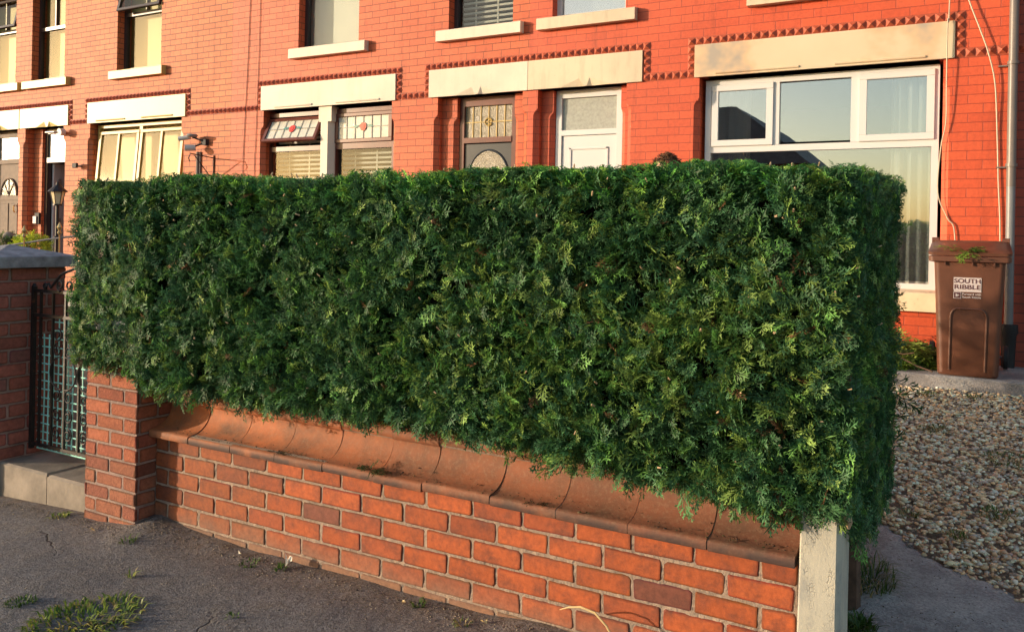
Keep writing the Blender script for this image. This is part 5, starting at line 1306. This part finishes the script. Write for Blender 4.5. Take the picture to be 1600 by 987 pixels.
# ================================================================== PERSON
def person():
    px, py = -1.80, 5.50; g0 = gz(-1.8, 5.5) + .02
    root = thing('person', 'person with short brown hair behind the hedge, only the top of the head showing', 'person', (px, py, g0))
    T_ = 2.2                               # top of the hair
    def skinned(nodes, edges, extra=0.0, sub=2):
        me = bpy.data.meshes.new('s'); bm = bmesh.new(); lay = bm.verts.layers.skin.verify()
        vv = []
        for i, (p, r_) in enumerate(nodes):
            v = bm.verts.new(p); v[lay].radius = (r_[0] + extra, r_[1] + extra) if isinstance(r_, tuple) else (r_ + extra, r_ + extra); v[lay].use_root = (i == 0); vv.append(v)
        for a, c in edges: bm.edges.new((vv[a], vv[c]))
        bm.to_mesh(me); bm.free(); o = bpy.data.objects.new('s', me); C.objects.link(o)
        o.modifiers.new('k', 'SKIN'); m2 = o.modifiers.new('u', 'SUBSURF'); m2.levels = sub; m2.render_levels = sub
        dg = bpy.context.evaluated_depsgraph_get(); m3 = bpy.data.meshes.new_from_object(o.evaluated_get(dg))
        vs = [tuple(v.co) for v in m3.vertices]; fs = [tuple(p.vertices) for p in m3.polygons]
        bpy.data.objects.remove(o); bpy.data.meshes.remove(me); bpy.data.meshes.remove(m3)
        return vs, fs
    z = lambda h: g0 + h
    fwd = Vector((-.6, -.8, 0)).normalized(); sd_ = Vector((.8, -.6, 0))
    def at(s_, f_, h): p = Vector((px, py, 0)) + sd_ * s_ + fwd * f_; return (p.x, p.y, z(h))
    nodes = [(at(0, 0, .98), (.15, .11)), (at(0, .01, 1.2), (.13, .10)), (at(0, .02, 1.42), (.16, .10)), (at(0, .03, 1.56), .06), (at(0, .05, 1.64), .058)]
    edges = [(0, 1), (1, 2), (2, 3), (3, 4)]
    arms = []
    for sg in (-1, 1):
        k = len(nodes); nodes += [(at(sg * .19, .02, 1.47), .055), (at(sg * .24, .03, 1.18), .042), (at(sg * .22, .20, .98), .033), (at(sg * .21, .26, .93), .026)]
        edges += [(2, k), (k, k + 1), (k + 1, k + 2), (k + 2, k + 3)]
        h = k + 3
        for q, (o, L) in enumerate(((-.03, .055), (-.01, .065), (.01, .06), (.03, .05))):   # fingers
            k2 = len(nodes); c0 = at(sg * .21 + o, .32, .90); nodes += [(c0, .010), (at(sg * .21 + o, .32 + L * .6, .875), .009), (at(sg * .21 + o, .32 + L * .7, .845), .008)]
            edges += [(h, k2), (k2, k2 + 1), (k2 + 1, k2 + 2)]
        k2 = len(nodes); nodes += [(at(sg * .165, .29, .91), .011), (at(sg * .15, .33, .89), .009)]; edges += [(h, k2), (k2, k2 + 1)]
        k = len(nodes); nodes += [(at(sg * .095, 0, .86), .085), (at(sg * .10, .01, .5), .056), (at(sg * .10, -.01, .10), .040), (at(sg * .10, .13, .04), .035)]
        edges += [(0, k), (k, k + 1), (k + 1, k + 2), (k + 2, k + 3)]
    vs, fs = skinned(nodes, edges)
    b = MB(); b.add(vs, fs)
    # head: shaped sphere with brow, nose, mouth, ears
    hc = Vector(at(0, .07, 1.75)); n1, n2 = 28, 22; hv = []
    for i in range(n2 + 1):
        th = PI * i / n2
        for j in range(n1):
            ph = 2 * PI * j / n1; lx = math.sin(th) * math.sin(ph); ly = math.sin(th) * math.cos(ph); lz = math.cos(th)
            X, Yv, Z = lx * .077, ly * .098, lz * .118
            if lz < 0: X *= 1 + .28 * lz; Yv *= 1 + (.10 if ly > 0 else .35) * lz
            if ly > .75 and abs(lx) < .22 and -.45 < lz < .12: Yv += .020 * (1 - abs(lx) / .22) * (1 - abs(lz + .2) / .35 if abs(lz + .2) < .35 else 0)
            if ly > .6 and .10 < abs(lx) < .42 and abs(lz - .08) < .14: Yv -= .009
            if ly > .7 and abs(lx) < .3 and abs(lz + .50) < .07: Yv += .006
            if abs(lx) > .92 and abs(lz) < .25 and ly < .2: X *= 1.12
            p = hc + sd_ * X + fwd * Yv + Vector((0, 0, Z)); hv.append(tuple(p))
    hf = [(i * n1 + j, i * n1 + (j + 1) % n1, (i + 1) * n1 + (j + 1) % n1, (i + 1) * n1 + j) for i in range(n2) for j in range(n1)]
    b.add(hv, hf)
    b.build('body', M['skin'], root, smooth=True)
    # hair
    b = MB(); rg = random.Random(3)
    cap = []
    for i in range(n2 // 2 + 3):
        th = PI * i / n2
        for j in range(n1):
            ph = 2 * PI * j / n1; lx = math.sin(th) * math.sin(ph); ly = math.sin(th) * math.cos(ph); lz = math.cos(th)
            thr = .62 if ly > .35 else -.2
            s_ = 1.09 + .03 * rg.random() if lz > thr else .93
            cap.append(tuple(hc + sd_ * (lx * .077 * s_) + fwd * (ly * .098 * s_) + Vector((0, 0, lz * .118 * s_))))
    m_ = n2 // 2 + 3
    b.add(cap, [(i * n1 + j, i * n1 + (j + 1) % n1, (i + 1) * n1 + (j + 1) % n1, (i + 1) * n1 + j) for i in range(m_ - 1) for j in range(n1)])
    for _ in range(420):
        ph = rg.uniform(0, 2 * PI); th = rg.uniform(0, 1.35); lx = math.sin(th) * math.sin(ph); ly = math.sin(th) * math.cos(ph); lz = math.cos(th)
        if ly > .45 and lz < .6: continue
        nrm = (sd_ * lx + fwd * ly + Vector((0, 0, lz))).normalized(); p = hc + sd_ * lx * .083 + fwd * ly * .104 + Vector((0, 0, lz * .126))
        d = (nrm * .35 + sd_ * rg.uniform(.1, .9) + fwd * rg.uniform(-.3, .5) + Vector((0, 0, rg.uniform(-.3, .3)))).normalized()
        b.tube([p - nrm * .004, p + d * .018 + nrm * .006, p + d * .036], [.0035, .003, .0008], 4, cap=False)
    b.build('hair', M['hair'], root, smooth=True)
    # clothes
    sn = [(at(0, 0, .90), (.165, .125)), (at(0, 0, 1.05), (.16, .12)), (at(0, .01, 1.25), (.155, .12)), (at(0, .02, 1.42), (.17, .115)), (at(0, .03, 1.52), .075)]
    se = [(0, 1), (1, 2), (2, 3), (3, 4)]
    for sg in (-1, 1):
        k = len(sn); sn += [(at(sg * .19, .02, 1.47), .07), (at(sg * .24, .03, 1.18), .056), (at(sg * .225, .16, 1.03), .046)]; se += [(3, k), (k, k + 1), (k + 1, k + 2)]
    vs, fs = skinned(sn, se, .006)
    b = MB(); b.add(vs, fs)
    b.build('shirt', M['shirt'], root, smooth=True)
    tn = [(at(0, 0, .96), (.15, .11))]; te = []
    for sg in (-1, 1):
        k = len(tn); tn += [(at(sg * .095, 0, .86), .09), (at(sg * .10, .01, .5), .062), (at(sg * .10, -.01, .12), .055)]; te += [(0, k), (k, k + 1), (k + 1, k + 2)]
    vs, fs = skinned(tn, te, .012); b = MB(); b.add(vs, fs); b.build('trousers', M['trouser'], root, smooth=True)
    for sg in (-1, 1):
        vs, fs = skinned([(at(sg * .10, -.04, .045), .048), (at(sg * .10, .08, .04), .045), (at(sg * .10, .19, .03), .035)], [(0, 1), (1, 2)], .004); b = MB(); b.add(vs, fs); b.build('shoe', M['shoe'], root, smooth=True)
    return root
person()

# ================================================================== SMALL THINGS ON AND BEFORE THE LEFT HOUSES
SL = thing('security_light', 'small black square floodlight fixed to the brick between the open door and cream window', 'light', (-12.74, 8.36, 2.58))
b = MB(); b.box(-12.80, -12.70, 8.30, 8.34, 2.54, 2.62, bev=.006); b.build('lamp_head', M['rubber'], SL)
b = MB(); b.tube([(-12.72, 8.34, 2.57), (-12.69, 8.40, 2.57)], .012, 8); b.build('bracket', M['rubber'], SL)
CL = thing('camera_cluster', 'security lamp and cameras on the brick right of the cream window', 'camera', (-10.0, 8.36, 2.85))
b = MB(); b.lathe([(0, .04), (.07, .032), (.08, .012), (.065, -.01), (0, -.01)], (-9.93, 8.26, 2.93), 14); b.build('lamp_hood', M['rail'], CL, smooth=True)
b = MB(); b.tube([(-10.16, 8.22, 2.90), (-10.02, 8.30, 2.93)], .034, 12); b.build('camera', M['grey_frame'], CL, smooth=True, label='pale bullet camera')
b = MB(); b.tube([(-10.0, 8.20, 2.76), (-9.90, 8.30, 2.77)], .045, 12); b.build('camera', M['grey_frame'], CL, smooth=True, label='round white lamp head')
b = MB(); b.box(-9.83, -9.74, 8.34, 8.40, 2.81, 2.90); b.tube([(-9.78, 8.36, 2.86), (-9.93, 8.27, 2.92)], .014, 6); b.tube([(-9.80, 8.36, 2.84), (-9.93, 8.28, 2.78)], .014, 6); b.build('bracket', M['rubber'], CL)
b = MB(); b.tube([(-9.95, 8.385, 2.72), (-9.955, 8.385, .9)], .022, 8); b.tube([(-9.90, 8.388, 2.72), (-9.905, 8.388, .9)], .010, 8); b.build('conduit', M['pipe'], CL, smooth=True)
HB2 = thing('hanging_bracket', 'thin iron plant bracket sticking out of the brick under the cameras', 'bracket', (-9.6, 8.39, 2.4))
b = MB(); b.tube([(-9.62, 8.39, 2.66), (-9.62, 8.39, 2.2)], .009, 6); b.tube([(-9.62, 8.38, 2.62), (-9.62, 7.98, 2.65), (-9.62, 7.95, 2.58), (-9.62, 7.97, 2.54)], .008, 6); b.tube([(-9.62, 8.38, 2.30), (-9.62, 8.05, 2.63)], .007, 6); b.build('bracket_arm', M['iron'], HB2)
DL = thing('door_lamp', 'white dome lamp beside the lintel over the open door', 'light', (-13.2, 8.3, 3.1))
b = MB(); b.tube([(-13.10, 8.34, 3.14), (-13.10, 8.26, 3.13)], .06, 14); b.build('lamp_head', M['grey_frame'], DL, smooth=True)
b = MB(); b.box(-13.42, -13.18, 8.22, 8.36, 3.12, 3.15, bev=.01); b.tube([(-13.12, 8.39, 3.14), (-13.2, 8.33, 3.14)], .02, 8); b.build('bracket', M['grey_frame'], DL)
BB = thing('doorbell', 'black and white doorbell box on the brick pier left of the open door', 'doorbell', (-14.07, 8.5, 1.68))
b = MB(); b.box(-14.15, -14.03, 8.515, 8.55, 1.62, 1.82, bev=.006); b.build('back_plate', M['rubber'], BB); b = MB(); b.box(-14.17, -14.08, 8.495, 8.514, 1.63, 1.76, bev=.006); b.build('push', M['sticker'], BB)
LP = thing('garden_lantern', 'black lantern lamp on a post before the open door at the far left', 'lamp', (-10.31, 6.5, .35))
b = MB(); b.tube([(-10.31, 6.5, .35), (-10.31, 6.5, 1.88)], .022, 10); b.lathe([(.0, .3), (.05, .3), (.05, .26), (.03, .22), (.03, -.1)], (-10.31, 6.5, .45), 12)
b.lathe([(.035, -.02), (.045, .0), (.035, .02)], (-10.31, 6.5, 1.45), 10); b.build('post', M['iron'], LP, smooth=True)
b = MB(); b.lathe([(.05, 0), (.085, .16), (.0, .16)], (-10.31, 6.5, 1.88), 6); b.build('glass', M['lamp_glass'], LP)
b = MB(); b.lathe([(.12, .0), (.10, .025), (.05, .07), (.025, .09), (.02, .12), (0, .14)], (-10.31, 6.5, 2.035), 12); b.lathe([(.0, -.02), (.055, -.02), (.055, .0)], (-10.31, 6.5, 1.88), 10)
for k in range(6): a = k * PI / 3; b.tube([(-10.31 + .05 * math.cos(a), 6.5 + .05 * math.sin(a), 1.88), (-10.31 + .088 * math.cos(a), 6.5 + .088 * math.sin(a), 2.04)], .005, 5)
b.build('lantern_cage', M['iron'], LP)
HR = thing('handrail', 'thin sloping grey handrail on scroll posts in front of the open door', 'railing', (-10.2, 6.3, .35))
b = MB(); b.tube([(-10.83, 6.1, 1.32), (-10.3, 6.35, 1.42), (-9.8, 6.6, 1.50)], .012, 8); b.build('rail', M['rail'], HR)
for xx, yy, zt in ((-10.55, 6.22, 1.55), (-10.13, 6.42, 1.60)):
    b = MB(); b.tube([(xx, yy, .35), (xx, yy, zt - .1)], .010, 6); b.lathe([(.0, .0), (.03, .03), (.012, .06), (.035, .10), (.01, .15), (0, .17)], (xx, yy, zt - .12), 8); b.build('baluster', M['brass'], HR, smooth=True)
BR = thing('iron_railing', 'black curved-end iron rail with a grey ball finial at the far left', 'railing', (-11.2, 6.5, .35))
b = MB(); b.lathe([(0.0, .08)] + [(.08 * math.sin(t), .08 * math.cos(t)) for t in [i * PI / 8 for i in range(1, 8)]] + [(0, -.08)], (-11.38, 6.5, 1.43), 14); b.build('ball_finial', M['step'], BR, smooth=True)
b = MB(); b.tube([(-11.36, 6.5, 1.43), (-11.05, 6.5, 1.47), (-10.95, 6.5, 1.47), (-10.90, 6.5, 1.44), (-10.90, 6.5, .35)], .014, 8); b.tube([(-11.38, 6.5, 1.36), (-11.38, 6.5, .35)], .03, 8); b.build('rail', M['iron'], BR)
def shrub(label, c, r, cols, seed):
    rg = np.random.RandomState(seed); n = 420
    d = rg.normal(0, 1, (n, 3)); d[:, 2] = abs(d[:, 2]) * .9; d /= np.linalg.norm(d, axis=1, keepdims=True)
    P = np.array(c)[None] + d * r * rg.uniform(.7, 1.0, (n, 1)) * np.array([1, 1, .9]); S = rg.uniform(.5, .9, n)
    K = np.array([cols[rg.randint(len(cols))] for _ in range(n)]) * rg.uniform(.7, 1.3, (n, 1))
    V, F, Kc = scatter(P, d + rg.normal(0, .5, (n, 3)), rg.normal(0, 1, (n, 3)), S, K, TEMPL_LO, seed)
    root = thing('shrub', label, 'shrub', (c[0], c[1], gz(-3, c[1])))
    np_mesh('crown', V, F, Kc, M['leaf'], root)
    b = MB(); b.tube([(c[0], c[1], gz(-3, c[1]) - .05), (c[0], c[1], c[2])], .03, 8); b.build('trunk', M['bark'], root)
shrub('round bright yellow-green shrub behind the grey capstone, below the open door', (-10.86, 6.5, 1.26), .22, [(.60, .70, .06), (.45, .58, .06), (.25, .38, .05)], 61)
shrub('dark green shrub cut by the left edge, behind the grey capstone', (-11.46, 6.5, 1.27), .20, [(.10, .18, .04), (.06, .13, .03), (.15, .22, .04)], 62)
